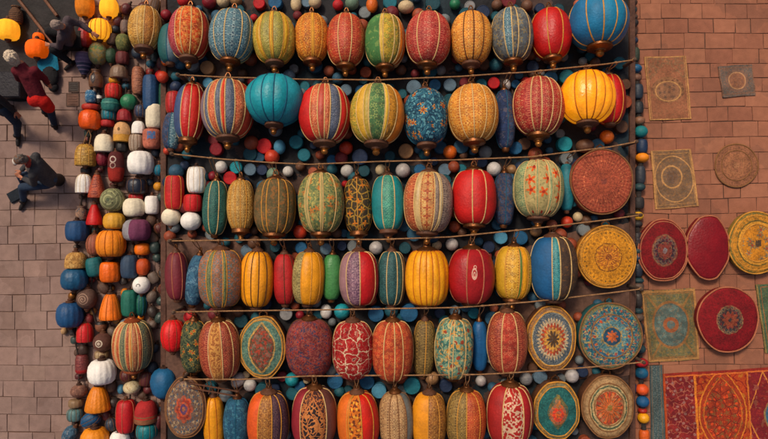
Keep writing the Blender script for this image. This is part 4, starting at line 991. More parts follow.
# ------------------------------------------------------------------ bead strand down the right edge of the bed
pts = [(632, -8), (633, 40), (636, 70), (639, 120), (642, 150), (639, 190), (637.5, 216), (637, 250), (638, 300), (640, 360), (642, 400), (645, 450)]
m = MB(); fine = []
Q = [at(x, y, .1) for x, y in pts]
for a in range(len(Q) - 1):
    for k in range(5): fine.append(Q[a].lerp(Q[a + 1], k / 5))
m.tube(fine, .05, 8)
tag(m.build('wrapped_cord', pmat('dark wrapped cord', (56, 50, 48), rough=.9, wear=.5, wear_scale=14, bump=.6)), 'thick dark wrapped cord running down the right edge of the bed', 'cord')
def strandx(y):
    return float(np.interp(y, [p[1] for p in pts], [p[0] for p in pts]))
RB = [(55, 10, 14, (52, 62, 50), 'dark green wrapped bead at the rope end, upper right'), (69, 11, 9, (24, 84, 120), 'blue bead just under the dark green wrapped one'), (78, 10, 8, (120, 84, 66), 'brown bead under the upper blue bead'),
      (92, 11, 15, (44, 54, 66), 'long slate bead on the right cord beside the red lantern'), (108, 10, 12, (40, 44, 48), 'charcoal bead on the right cord under the slate one'), (121, 11, 9, (130, 92, 70), 'light brown bead above the teal bead'), (132, 13, 12, (18, 112, 116), 'teal bead on the right cord near the terracotta disc'),
      (146.5, 11, 14, (28, 48, 76), 'dark blue bead directly above the orange one'), (158, 13, 10, (226, 134, 20), 'orange bead on the right cord beside the terracotta disc'), (175, 10, 18, (50, 54, 62), 'long dark grey bead under the orange bead'), (203, 11, 12, (44, 40, 40), 'black bead above the yellow bead on the right cord'), (216, 11, 9, (222, 168, 52), 'yellow bead on the right cord beside the yellow disc'),
      (240, 10, 16, (56, 48, 48), 'dark brown bead beside the yellow mandala disc'), (270, 10, 14, (42, 46, 56), 'dark navy bead left of the green rug'), (300, 9, 14, (60, 52, 48), 'umber bead left of the green rug border'), (330, 10, 14, (44, 40, 44), 'near black bead beside the large blue disc'),
      (362, 14, 9, (176, 26, 34), 'flat crimson bead on the right cord near the blue disc'), (372.5, 13, 11.5, (26, 92, 124), 'blue bead right under the flat crimson one'), (389, 12.5, 11.5, (214, 84, 34), 'orange red bead on the lower right cord'), (401, 12.5, 11.5, (22, 84, 130), 'bright blue bead between the orange red and small red beads'), (410.5, 9, 6, (166, 40, 28), 'small dull red bead above the lower yellow bead'), (417.5, 11.5, 10.5, (226, 158, 26), 'yellow bead near the bottom of the right cord'), (435, 10, 11, (214, 96, 34), 'orange bead at the bottom of the right cord')]
def rbead(px, py, w, h, col, lab):
    z = .1; s = (H - z) / F; c = at(px, py, z)
    r = w / 2 * s; zc = r + .004
    m = MB(); m.lathe([(rr * r, t * h / 2 * s) for rr, t in PROF['barrel' if h > w else 'ball']], 18, (0, 0, 0))
    o = m.build('bead', P(col), None, True, (c.x, c.y, zc)); tag(o, lab, 'bead', 'beads on the right cord')
for y, w, h, c, lab in RB: rbead(strandx(y), y, w, h, c, lab)
yy = 3.0
RBC = [((50, 46, 46), 'charcoal'), ((36, 52, 74), 'navy'), ((74, 56, 48), 'brown'), ((40, 66, 70), 'dark teal'), ((88, 70, 60), 'taupe')]
while yy < 442:
    hh_ = R_.uniform(6, 10)
    if not any(abs(yy - y) < (h + hh_) * .46 for y, w, h, c, lab in RB):
        cc, cn = R_.choice(RBC)
        rbead(strandx(yy), yy, R_.uniform(9, 11.5), hh_, cc, 'small muted %s bead threaded on the right cord' % cn)
        yy += hh_ * .95
    else: yy += 1
rbead(626, 63, 7, 7, (176, 30, 26), 'small red bead left of the right cord at the first rope end')
rbead(628, 375, 11.5, 11.5, (60, 92, 120), 'grey blue ball between the cream ringed medallion and the right cord')
rbead(633, 388, 8, 9, (28, 54, 88), 'small navy ball left of the orange red bead')
# left cords that string the small lanterns together
for nm, xs in (('farthest left', [(86, -8), (97, 30), (96, 60), (91, 100), (88, 140), (84, 180), (78, 230), (74, 280), (70, 315), (80, 365), (76, 410), (74, 450)]),
               ('second', [(110, -8), (124, 30), (119, 72), (112, 105), (104, 140), (98, 185), (96, 215), (95, 250), (90, 300), (102, 345), (100, 400), (94, 450)]),
               ('third', [(126, 60), (126, 105), (122, 140), (115, 170), (113, 205), (112, 245), (110, 305), (122, 330)]),
               ('fourth', [(151, 60), (148, 110), (141, 160), (135, 205), (138, 235), (142, 285), (133, 340), (130, 400), (132, 450)])):
    m = MB(); Q = [at(x, y, .13) for x, y in xs]; fine = []
    for a in range(len(Q) - 1):
        for k in range(5): fine.append(Q[a].lerp(Q[a + 1], k / 5))
    m.tube(fine, .018, 6)
    for a in range(len(xs) - 1):
        for k in range(12):
            t = k / 12; bx = xs[a][0] + (xs[a + 1][0] - xs[a][0]) * t; by = xs[a][1] + (xs[a + 1][1] - xs[a][1]) * t
            if any(((bx - q[0]) / (q[2] / 2 + 2.0)) ** 2 + ((by - q[1]) / (q[3] / 2 + 2.0)) ** 2 < 1 for q in LEFT): continue
            cc, cn = R_.choice(DK + [((150, 110, 60), 'ochre'), ((120, 40, 36), 'dark red'), ((40, 84, 100), 'petrol')])
            sz = R_.uniform(6, 9)
            small(R_.choice(['ball', 'barrel']), 'small %s bead threaded on the %s cord of the left strands' % (cn, nm), bx, by, sz, sz * R_.uniform(.7, 1.2), P(cc), caps=0, group='beads on the left cords', name='bead', cat='bead')
    tag(m.build('cord', cordm), 'dark cord of the %s strand of small lanterns' % nm, 'cord', 'cords of the left strands')
m = MB(); a = at(87, 130, .05)
m.tube([at(83, 146, .25), at(86, 136, .3), at(89, 130, .28), at(91, 136, .3), at(89, 146, .25)], .012, 6)
tag(m.build('loop_cord', ropem), 'thin tan cord loop above the gold bell', 'cord')
# ------------------------------------------------------------------ rugs and cushions on the right paving
def rug(label, corners, mat, thick=.026, border=None, name='rug', waves=.004, fr_=False, z0=.004):
    """corners (photo px): TL, TR, BR, BL on the ground"""
    P4 = [at(x, y, thick) for x, y in corners]
    ctr = sum(P4, Vector()) / 4; ctr.z = 0
    a = ((P4[3] - P4[0]).length + (P4[2] - P4[1]).length) / ((P4[1] - P4[0]).length + (P4[2] - P4[3]).length)
    N = 30; V = []; uv = []
    sd = corners[0][0]
    for top in (1, 0):
        for j in range(N + 1):
            for i in range(N + 1):
                u, v = i / N, j / N
                p = P4[0] * (1 - u) * (1 - v) + P4[1] * u * (1 - v) + P4[2] * u * v + P4[3] * (1 - u) * v
                wob = .004 * math.sin(v * 9 + sd) * (1 if i in (0, N) else .3); wo2 = .004 * math.sin(u * 8 + sd * 2) * (1 if j in (0, N) else .3)
                z = (thick + waves * (math.sin(u * 11 + sd) + math.sin(v * 13 + u * 5))) if top else z0
                V.append((p.x - ctr.x + wob, p.y - ctr.y + wo2, z)); uv.append((2 * u - 1, (1 - 2 * v) * a))
    M_ = N + 1; Fc = []
    for j in range(N):
        for i in range(N):
            q = j * M_ + i; Fc.append((q, q + M_, q + M_ + 1, q + 1))
    o = M_ * M_
    for k in range(N):
        Fc.append((k + 1, k + 1 + o, k + o, k)); q = N * M_ + k; Fc.append((q, q + o, q + 1 + o, q + 1))
        q = k * M_; Fc.append((q, q + o, q + M_ + o, q + M_)); q = k * M_ + N; Fc.append((q + M_, q + M_ + o, q + o, q))
    ob = link(name, mesh(name, V, Fc, mat, None, uv, uv), None, (ctr.x, ctr.y, 0))
    return tag(ob, label, 'rug'), a
def rmat(key, base, layers): return pmat(key, base, layers, wear=.4, wear_scale=4, bump=.45, bump_scale=40, warp=.009, fuzz=.2)
r1 = rmat('faded terracotta rug', (150, 96, 69), [(speck(9, .55), (143, 96, 69)), (lambda c: (ab(ab(c.x) - (c.y * -.9 + 1.25)) < .03) * (c.y > .1), (161, 111, 76)), (lambda c: (ab(c.x) > (1.2 - c.y)) * (c.y > .2) * (noise_(c.vec, 8) > .5), (135, 99, 72)),
      (ell(0, -.08, .78, .62), (147, 103, 72)), (both(ell(0, -.08, .78, .62), floral(5, .4, 5)), (110, 76, 55)), (ell(0, -.15, .64, .5, .1), (190, 142, 90)), (ell(0, -.15, .57, .44), (146, 104, 76)), (both(ell(0, -.15, .5, .38), floral(4.2, .42, 6)), (104, 79, 64)), (frame(1.0, 1.56, .06), (192, 142, 88)), (frame(.9, 1.5, .025), (192, 142, 88))])
rug('faded terracotta rug with a grey centred oval on the paving', [(644.5, 57), (686, 56), (691.5, 119), (650, 120.5)], r1)
r2 = rmat('faded blue mat', (131, 97, 78), [(rect(1.1, 1.1), (104, 92, 84)), (speck(8, .55), (123, 96, 81)), (both(spots(7, .2), speck(5, .5)), (142, 100, 77)), (disc(.52), (152, 102, 75)), (both(disc(.46), floral(5, .42, 5)), (138, 95, 75)), (ring(.46, .53), (186, 138, 98)), (rpetals(14, .53, .62, .1), (124, 94, 79)), (frame(1, .8, .06), (128, 94, 75))])
rug('small faded blue mat with a terracotta circle on the upper right paving', [(718, 66.5), (752, 64), (756, 95), (723, 97.5)], r2)
r4 = rmat('dark gold rug', (161, 112, 71), [(rect(.92, 1.36), (125, 97, 71)), (speck(10, .54), (120, 91, 70)), (both(floral(5.5, .4, 5), speck(4, .45)), (146, 106, 70)), (ell(0, 0, .92, 1.12, .05), (190, 142, 90)), (both(ell(0, 0, .87, 1.06), speck(9, .5)), (117, 94, 74)), (ell(-.1, .1, .52, .56, .14), (190, 142, 90)), (ell(-.1, .1, .3, .32), (114, 91, 76)), (both(ell(-.1, .1, .26, .28), floral(7, .42, 5)), (111, 80, 55)), (frame(1.0, 1.45, .08), (192, 142, 88)), (frame(.92, 1.37, .015), (192, 142, 88)), (frame(.88, 1.22, .02), (192, 142, 88))])
rug('dark gold rug with a ringed blue grey field and tan border', [(651, 151), (691, 149), (699, 206), (655.5, 209.5)], r4)
r5 = rmat('green gold rug', (158, 116, 70), [(rect(.9, 1.2), (106, 102, 68)), (speck(12, .54), (133, 112, 70)), (both(floral(6, .4, 5), speck(5, .45)), (89, 96, 79)), (lambda c: (ab(ab(c.x) - ab(c.y) * .7) < .05) * (ab(c.y) > .5), (145, 107, 63)), (ell(0, .02, .72, .92), (145, 100, 59)), (ell(0, .02, .64, .82), (81, 98, 93)), (both(ell(0, .02, .6, .78), floral(4, .42, 6)), (99, 119, 112)), (ell(0, .02, .3, .3), (149, 84, 53)), (ell(0, .02, .16, .16), (89, 104, 101)), (frame(1.0, 1.34, .09), (172, 126, 76)), (frame(.92, 1.26, .015), (84, 66, 44)), (frame(.88, 1.22, .03), (130, 96, 59))])
rug('green gold rug with a pale blue oval and red heart', [(641, 291), (695, 288), (699.5, 359.5), (649, 362.5)], r5)
r6 = rmat('green and red rug', (77, 96, 72), [(speck(12, .55), (99, 105, 69)), (ell(0, -.1, .7, .9), (156, 77, 48)), (both(ell(0, -.1, .7, .9), floral(5, .42, 5)), (183, 126, 66)), (frame(1.0, 1.3, .06), (145, 121, 72)), (frame(.86, 1.16, .03), (156, 98, 59))])
rug('green rug with a red oval cut by the right edge', [(755.5, 284.5), (812, 282), (820, 350), (765.5, 353)], r6)
r7 = rmat('long patchwork carpet', (168, 64, 26), [
    (lambda c: c.x < -.46, (112, 28, 34)), (lambda c: (c.x < -.46) * (noise_(c.vec, 6.0) > .55), (134, 38, 40)), (lambda c: (c.x < -.46) * (ab(noise_(c.vec, 7.0, 1.0) - .5) < .02), (166, 96, 76)), (lambda c: (c.x < -.46) * (E(voro(c.vec, 7.0).outputs['Distance']) < .17), (152, 104, 96)),
    (lambda c: (c.x > -.44) * (c.x < .46) * (ab(noise_(c.vec, 7.0, 1.0) - .5) < .035), (124, 30, 22)), (lambda c: (c.x > -.44) * (c.x < .46) * (noise_(c.vec, 11.0) > .6), (176, 104, 36)),
    (lens(.42, .8, None), (150, 54, 28)), (lens(.42, .8, .06), (206, 124, 44)), (both(lens(.36, .68), floral(8, .42, 5)), (128, 84, 46)), (both(lens(.36, .68), spots(9, .22)), (206, 74, 34)), (lens(.34, .64, .05), (196, 112, 40)), (both(lens(.3, .56), net(7, .05)), (110, 30, 24)),
    (lambda c: c.x > .46, (120, 28, 36)), (lambda c: (c.x > .46) * (ab(c.x - .72 - ab(c.y + .05) * .42 + .3) < .011), (206, 130, 60)), (lambda c: (c.x > .46) * (ab(c.x + ab(c.y + .05) * .42 - 1.04) < .011), (206, 130, 60)), (lambda c: (c.x > .46) * (noise_(c.vec, 9.0) > .6), (140, 74, 60)),
    (ell(.92, -.06, .22, .28), (150, 120, 76)), (ell(.92, -.06, .19, .25), (44, 104, 132)), (ell(.92, -.06, .11, .15), (176, 52, 40)), (ell(.92, -.06, .05, .08), (60, 60, 66)),
    (lambda c: ab(c.x + .45) < .02, (222, 132, 46)), (lambda c: ab(c.x - .46) < .014, (206, 116, 46)), (lambda c: c.y > .7, (140, 40, 32)), (lambda c: (c.y > .68) * (c.y < .705), (206, 110, 50)), (lambda c: c.x < -.965, (176, 74, 36))])
ob, _a = rug('large patchwork carpet in maroon and orange at the lower right corner', [(663, 374), (778, 367), (784, 456), (667, 458)], r7, .022); ob['category'] = 'carpet'
r8 = rmat('teal grey runner', (74, 88, 88), [(stripes(.7, .12), (110, 104, 92)), (speck(7, .55), (56, 76, 80)), (lambda c: ab(ab(c.x) - .7) < .1, (104, 96, 84)), (both(spots(3.2, .22), lambda c: ab(c.x) < .6), (110, 120, 116))])
rug('narrow teal grey runner along the left edge of the patchwork carpet', [(650, 366), (662, 365), (666, 458), (651.5, 458)], r8)
wov = med('woven terracotta disc', (150, 98, 70), [(lambda c: fr(c.r * 5.0 + .2) < .3, (141, 93, 66)), (both(ring(.5, .95), speck(12, .55)), (143, 95, 68)), (ring(.93, 1.1), (144, 97, 68)), (ring(.3, .36), (159, 108, 75)), (rpetals(18, .36, .5, .1), (157, 104, 72)), (disc(.16), (157, 108, 76))])
cushion('woven_mat', 'round flat woven mat in faded terracotta rings', 'mat', 736.5, 165.5, 43, 43, wov, 'b', thick=.035, dome=.004, base=0.0, loop=False, rims=(1.0, .7), sidem=tside)
rc = P((108, 18, 24))
redm = med('red medallion cushion face', (116, 16, 22), [(ring(.93, 1.3), (120, 20, 26)), (disc(.52), (104, 62, 50)), (ring(.44, .5), (134, 90, 62)), (disc(.44), (66, 44, 52)), (rpetals(14, .16, .38, .1), (104, 84, 72)), (rpetals(14, .16, .3, .1), (56, 40, 48)), (ring(.26, .28), (140, 100, 60)), (rpetals(8, .06, .2, .1), (120, 62, 50)), (disc(.09), (124, 116, 116))])
GRC = 'cushions set out on the right paving'
cushion('cushion', 'dark red octagonal cushion with a greyish dark medallion', 'cushion', 663.5, 250.5, 50, 62, redm, 'r', 8, .55, PI / 8, .2, .07, 0.0, rc, (1.0, .93), False, GRC)
cushion('cushion', 'plain dark red octagonal cushion with pointed ends', 'cushion', 708.5, 247.5, 43, 61, P((122, 16, 24)), 'r', 8, .3, PI / 8, .2, .06, 0.0, rc, (1.0,), False, GRC, point=.06)
m_plate = med('yellow plate face', (190, 128, 42), [(ring(.93, 1.2), (110, 104, 54)), (both(ring(.74, .93), speck(13, .54)), (150, 112, 46)), (ring(.7, .74), (96, 84, 40)), (ring(.62, .7), (206, 146, 56)), (ring(.58, .62), (130, 84, 40)), (disc(.58), (196, 126, 36)), (both(disc(.56), floral(3.4, .45, 6)), (124, 110, 82)), (both(disc(.5), spots(3.4, .14)), (160, 66, 44)), (rect(.1, .1), (70, 56, 46))])
cushion('cushion', 'round yellow and green cushion with stepped rims at the right edge', 'cushion', 757, 243, 56, 62, m_plate, 'g', 0, .5, 0, .2, .05, 0.0, P((130, 110, 50)), (1.0, .88, .6), False, GRC)
redd = med('red disc cushion face', (122, 16, 24), [(disc(.44), (150, 110, 76)), (disc(.4), (44, 52, 54)), (rpetals(16, .1, .34, .1), (112, 92, 70)), (rpetals(16, .1, .26, .1), (40, 44, 48)), (rpetals(10, .05, .18, .1), (130, 66, 44)), (ring(.3, .33), (60, 56, 54)), (ring(.93, 1.2), (128, 20, 26))])
cushion('cushion', 'round dark red cushion with a small charcoal rosette', 'cushion', 728.5, 319.5, 61, 65, redd, 'r', 10, .7, 0, .2, .06, 0.0, rc, (1.0,), False, GRC)

# ------------------------------------------------------------------ paving
def pave(name, x0, x1, y0, y1, rh, wl, wh, cols, seed, skew):
    q = random.Random(seed); V = []; Fc = []
    y = y0; row = 0
    while y < y1:
        hgt = q.uniform(*rh); x = x0 - q.uniform(0, .5)
        while x < x1:
            w = q.uniform(wl, wh)
            if q.random() < .12: w *= .6
            g = q.uniform(.003, .008); b = .006
            zt = q.uniform(-.0025, .002)
            cx = [(x + g, y + g), (x + w - g, y + g), (x + w - g, y + hgt - g), (x + g, y + hgt - g)]
            k = len(V); jit = [(q.uniform(-.007, .007), q.uniform(-.006, .006)) for _ in range(4)]
            sk = lambda a, c: (a + skew * c, c + .02 * math.sin(a * .6 + seed) + .012 * math.sin(a * 1.7 + c))
            tz = [zt + q.uniform(-.002, .002) for _ in range(4)]
            mxx, myy = x + w / 2, y + hgt / 2
            for ring_ in range(3):
                for i, (a, c) in enumerate(cx):
                    a, c = a + jit[i][0], c + jit[i][1]
                    ins = (0, 0, b)[ring_]; z = (-.05, tz[i] - b * .7, tz[i])[ring_]
                    a += ins * (1 if a < mxx else -1); c += ins * (1 if c < myy else -1)
                    V.append(sk(a, c) + (z,))
            Fc.append((k + 8, k + 9, k + 10, k + 11))
            for r in (0, 1):
                for i in range(4):
                    j = (i + 1) % 4; Fc.append((k + r * 4 + i, k + r * 4 + j, k + r * 4 + 4 + j, k + r * 4 + 4 + i))
            x += w
        y += hgt; row += 1
    global T
    m = bpy.data.materials.new(name + ' stone'); m.use_nodes = True; T = m.node_tree
    bs = T.nodes['Principled BSDF']; tc = T.nodes.new('ShaderNodeTexCoord'); ob = E(tc.outputs['Object'])
    ge = T.nodes.new('ShaderNodeNewGeometry'); ri = E(ge.outputs['Random Per Island'])
    rp = T.nodes.new('ShaderNodeValToRGB'); put(rp.inputs[0], ri)
    el = rp.color_ramp.elements; el[0].color = lin(cols[0]); el[1].color = lin(cols[-1])
    for i, cc in enumerate(cols[1:-1]):
        e_ = el.new((i + 1) / (len(cols) - 1)); e_.color = lin(cc)
    c = E(rp.outputs[0])
    n1 = noise_(ob, .7, 4); n2 = noise_(ob, 7, 6); n3 = noise_(ob, 60, 3)
    mr = T.nodes.new('ShaderNodeMapRange'); put(mr.inputs[0], n1 * .4 + n2 * .4 + n3 * .2)
    mr.inputs[1].default_value = .36; mr.inputs[2].default_value = .64; mr.inputs[3].default_value = .74; mr.inputs[4].default_value = 1.12
    kc = T.nodes.new('ShaderNodeCombineColor')
    for i in range(3): T.links.new(mr.outputs[0], kc.inputs[i])
    c = mixc(1.0, c, E(kc.outputs[0]), 'MULTIPLY')
    c = mixc((noise_(ob, 1.3, 6) > .57) * .22, c, lin((90, 66, 56)))
    put(bs.inputs['Base Color'], c); bs.inputs['Roughness'].default_value = .86; bs.inputs['Specular IOR Level'].default_value = .25
    bm = T.nodes.new('ShaderNodeBump'); bm.inputs['Strength'].default_value = .45; bm.inputs['Distance'].default_value = .02
    put(bm.inputs['Height'], n2 * .6 + n3 * .4); T.links.new(bm.outputs[0], bs.inputs['Normal'])
    o = link(name, mesh(name, V, Fc, m, smooth=False)); o['kind'] = 'structure'
    return o
pave('pavement', -13, at(400, 0).x, -9, 9, (.31, .37), .42, .66, [(138, 114, 105), (145, 120, 109), (131, 108, 101), (149, 122, 111), (140, 116, 108)], 3, .0)
pave('pavement', at(401, 0).x + .3, 13, -9, 9, (.27, .34), .36, .6, [(146, 96, 74), (153, 101, 78), (142, 92, 72), (158, 106, 82), (150, 99, 77)], 8, -.03)
V, Fc = grid(-160, -160, 160, 160, 8, 8, lambda x, y: -.014)
o = link('ground', mesh('ground', V, Fc, pmat('dusty mortar', (92, 66, 54), wear=.4, wear_scale=1.2, bump=.4))); o['kind'] = 'structure'
# ------------------------------------------------------------------ people
skin = pmat('skin', (176, 116, 88), rough=.6, wear=.15, bump=.08)
skin2 = pmat('tanned skin', (150, 94, 70), rough=.6, wear=.15, bump=.08)
def cloth(nm, c): return pmat(nm, c, wear=.35, wear_scale=6, bump=.6, bump_scale=14, rough=.9)
def seg(m, a, ra, b, rb, n=14):
    a, b = Vector(a), Vector(b)
    m.tube([a.lerp(b, t) for t in (0, .25, .5, .75, 1)], [ra + (rb - ra) * t for t in (0, .25, .5, .75, 1)], n)
    m.ball(a, ra, n); m.ball(b, rb, n)
def ellip(m, c, rx, ry, rz, rot=None, n=16):
    k = len(m.v); m.ball((0, 0, 0), 1.0, n, (rx, ry, rz))
    for i in range(k, len(m.v)):
        v = m.v[i]
        if rot is not None: v = rot @ v
        m.v[i] = v + Vector(c)
def fuse(name, m, voxel, mat, parent, loc, smooth=6):
    me = bpy.data.meshes.new(name); me.from_pydata([tuple(v - loc) for v in m.v], [], m.f); me.materials.append(mat)
    o = bpy.data.objects.new(name + ' build', me); COL.objects.link(o)
    r = o.modifiers.new('r', 'REMESH'); r.mode = 'VOXEL'; r.voxel_size = voxel
    s = o.modifiers.new('s', 'SMOOTH'); s.iterations = smooth; s.factor = .5
    dg = bpy.context.evaluated_depsgraph_get(); dg.update()
    me2 = bpy.data.meshes.new_from_object(o.evaluated_get(dg)); me2.name = name
    bpy.data.objects.remove(o)
    me2.polygons.foreach_set('use_smooth', [True] * len(me2.polygons)); me2.update()
    if not me2.materials: me2.materials.append(mat)
    return link(name, me2, parent)
def frameof(fwd, up):
    f = Vector(fwd).normalized(); u = Vector(up); r = f.cross(u).normalized(); u = r.cross(f).normalized()
    return Matrix((r, f, u)).transposed()
def hand(m, wrist, d, palm_n, curl=.5, side=1):
    """wrist point, finger direction, palm normal; five bent fingers and a thumb on the side"""
    R3 = frameof(d, -Vector(palm_n)); w = Vector(wrist)
    P_ = lambda x, y, z: w + R3 @ Vector((x, y, z))
    ellip(m, P_(0, .045, 0), .041, .055, .016, R3, 12)
    seg(m, P_(0, -.03, 0), .024, P_(0, .03, 0), .024, 10)
    for x, l in ((-.030, .068), (-.010, .08), (.011, .075), (.031, .058)):
        p = P_(x, .085, 0); a = 0; L_ = (l * .45, l * .32, l * .26)
        for q, ll in enumerate(L_):
            a += curl * (.55, .75, .5)[q]
            e = p + R3 @ Vector((x * .12, math.cos(a) * ll, -math.sin(a) * ll)); seg(m, p, .0105 - q * .0012, e, .0095 - q * .0012, 8); p = e
    p = P_(-.034 * side, .02, -.004); e = p + R3 @ Vector((-.03 * side, .028, -.012)); seg(m, p, .015, e, .0115, 8)
    e2 = e + R3 @ Vector((-.006 * side, .03, -.012)); seg(m, e, .0115, e2, .009, 8)
def head(m, c, fwd, up):
    R3 = frameof(fwd, up); c = Vector(c); P_ = lambda x, y, z: c + R3 @ Vector((x, y, z))
    ellip(m, P_(0, -.01, .025), .076, .096, .092, R3, 18); ellip(m, P_(0, .022, -.045), .058, .07, .075, R3, 16)
    seg(m, P_(0, .088, .005), .011, P_(0, .108, -.028), .015, 8)                 # nose
    ellip(m, P_(0, .084, -.066), .027, .012, .010, R3, 8)                         # lips
    ellip(m, P_(0, .068, -.1), .028, .026, .022, R3, 8)                           # chin
    for s in (-1, 1):
        ellip(m, P_(.076 * s, -.005, -.005), .012, .024, .034, R3, 8)             # ears
        ellip(m, P_(.032 * s, .08, .026), .024, .012, .008, R3, 8)                # brow
        ellip(m, P_(.036 * s, .068, -.03), .022, .018, .018, R3, 8)               # cheeks
    return R3, P_
def person(label, J, fwd, up, top, topname, legs, hair=None, hat=None, scarf=None, inner=None, sk=skin, group=None, shoe=(36, 30, 28), shorts=None, curl=.5):
    g = Vector(((J['footL'].x + J['footR'].x) / 2, (J['footL'].y + J['footR'].y) / 2, 0))
    root = thing('person', label, 'person', g, 0, group)
    pel, chest, neck, hd = J['pel'], J['chest'], J['neck'], J['head']
    b = MB()
    R3, HP = head(b, hd, fwd, up)
    seg(b, neck, .058, hd - R3 @ Vector((0, .02, .06)), .052)
    seg(b, chest, .09, neck, .055); seg(b, pel, .095, chest, .095)
    for s in 'LR':
        seg(b, J['sh' + s], .055, J['el' + s], .042); seg(b, J['el' + s], .04, J['ha' + s], .028); seg(b, chest, .08, J['sh' + s], .055)
        d = (J['ha' + s] - J['el' + s]).normalized(); pn = d.cross(Vector((0, 1, .3)) if abs(d.y) < .8 else Vector((1, 0, 0)))
        if pn.z > 0: pn = -pn
        hand(b, J['ha' + s] + d * .02, d, pn, curl, 1 if s == 'L' else -1)
        seg(b, J['hip' + s], .085, J['kn' + s], .058); seg(b, J['kn' + s], .055, J['foot' + s], .036); seg(b, pel, .12, J['hip' + s], .09)
    fuse('body', b, .0065, sk, root, g, 3)
    eyes = MB()
    for s in (-1, 1): eyes.ball(HP(.031 * s, .077, .004), .0125, 8)
    o = eyes.build('eyes', pmat('dark eyes', (40, 30, 28), rough=.2, wear=0, bump=0), root, True); o.data.transform(Matrix.Translation(-g))
    t = MB(); side = (J['shL'] - J['shR']).normalized()
    sp = chest - pel
    for k in ((-.04, 0, .04) if shorts else (-.055, 0, .055)): seg(t, pel + side * k, .118 if not shorts else .108, chest + side * k * 1.2, .122 if not shorts else .112)
    seg(t, chest, .122, neck - (neck - chest) * .2, .08)
    for s in 'LR':
        seg(t, chest, .11, J['sh' + s], .08); seg(t, J['sh' + s], .076, J['el' + s], .06); e = J['el' + s].lerp(J['ha' + s], .9); seg(t, J['el' + s], .066, e, .047)
    fuse(topname, t, .014, top, root, g, 3)
    q = MB()
    for s in 'LR':
        seg(q, pel, .128, J['hip' + s], .108); seg(q, J['hip' + s], .108, J['kn' + s], .08); seg(q, J['kn' + s], .08, J['kn' + s].lerp(J['foot' + s], .88), .058)
    fuse('trousers', q, .014, legs, root, g, 3)
    if shorts:
        q = MB()
        for s in 'LR': seg(q, pel, .152, J['hip' + s], .13); seg(q, J['hip' + s], .13, J['hip' + s].lerp(J['kn' + s], .75), .115)
        fuse('shorts', q, .014, shorts, root, g, 3)
    for s in 'LR':
        q = MB(); f = J['foot' + s]; d = J['toe' + s] - f; d.z = 0; d.normalize()
        seg(q, f + d * -.045 + Vector((0, 0, -.025)), .046, f + d * .11 + Vector((0, 0, -.035)), .042); seg(q, f + d * .11 + Vector((0, 0, -.035)), .044, f + d * .18 + Vector((0, 0, -.042)), .034); seg(q, f, .05, f + Vector((0, 0, .05)), .052)
        o = fuse('shoe', q, .012, pmat('shoe leather %d' % shoe[0], shoe, rough=.5), root, g, 2)
    if hair:
        q = MB(); hs = 1.32 if shorts else 1.0; ellip(q, HP(0, -.026, .045), .086 * hs, .1 * hs, .09 * hs, R3, 18); ellip(q, HP(0, -.06, -.01), .078 * hs, .062 * hs, .085 * hs, R3, 14)
        qr = random.Random(len(label))
        for _ in range(46):
            a, e_ = qr.uniform(0, 2 * PI), qr.uniform(.15, 1.5)
            d_ = (math.cos(a) * math.cos(e_), math.sin(a) * math.cos(e_), math.sin(e_))
            if d_[1] > .55 and d_[2] < .6: continue
            c0 = HP(d_[0] * .082 * hs, (d_[1] * .096 - .028) * hs, (d_[2] * .088 + .04) * hs); c1 = HP(d_[0] * .086 * hs + qr.uniform(-.02, .02), (d_[1] * .1 - .05) * hs, (d_[2] * .08 + .015) * hs)
            seg(q, c0, .017, c1, .008, 6)
        fuse('hair', q, .008, hair, root, g, 1)
    if hat:
        q = MB(); ellip(q, HP(0, -.015, .062), .094, .11, .075, R3, 18); ellip(q, HP(0, .1, .055), .07, .075, .012, R3, 14)
        fuse('cap', q, .009, hat[0], root, g, 2)
        if len(hat) > 1:
            q = MB(); ellip(q, HP(0, .06, .075), .075, .07, .05, R3, 14); fuse('cap_panel', q, .009, hat[1], root, g, 2)
    if scarf:
        q = MB(); n_ = neck.lerp(hd, .3)
        for k in range(10):
            a = 2 * PI * k / 10; a2 = 2 * PI * (k + 1) / 10
            v = lambda a: n_ + R3 @ Vector((math.cos(a) * .085, math.sin(a) * .085 + .02, -.02 - .03 * math.sin(a)))
            seg(q, v(a), .034, v(a2), .034, 8)
        seg(q, n_ + R3 @ Vector((.02, .1, -.05)), .035, n_ + R3 @ Vector((.03, .12, -.2)), .03, 8)
        fuse('scarf', q, .012, scarf, root, g, 2)
    if inner:
        q = MB(); fw = R3 @ Vector((0, 1, 0)); fw = (inner[1] if len(inner) > 1 else fw).normalized()
        seg(q, pel.lerp(chest, .35) + fw * .09, .1, chest + fw * .1, .095)
        fuse('shirt', q, .012, inner[0], root, g, 2)
    return root
V3 = Vector
denim = cloth('blue denim', (44, 58, 78)); dkden = cloth('dark denim', (34, 44, 60)); dkj = cloth('charcoal jacket cloth', (62, 60, 62))
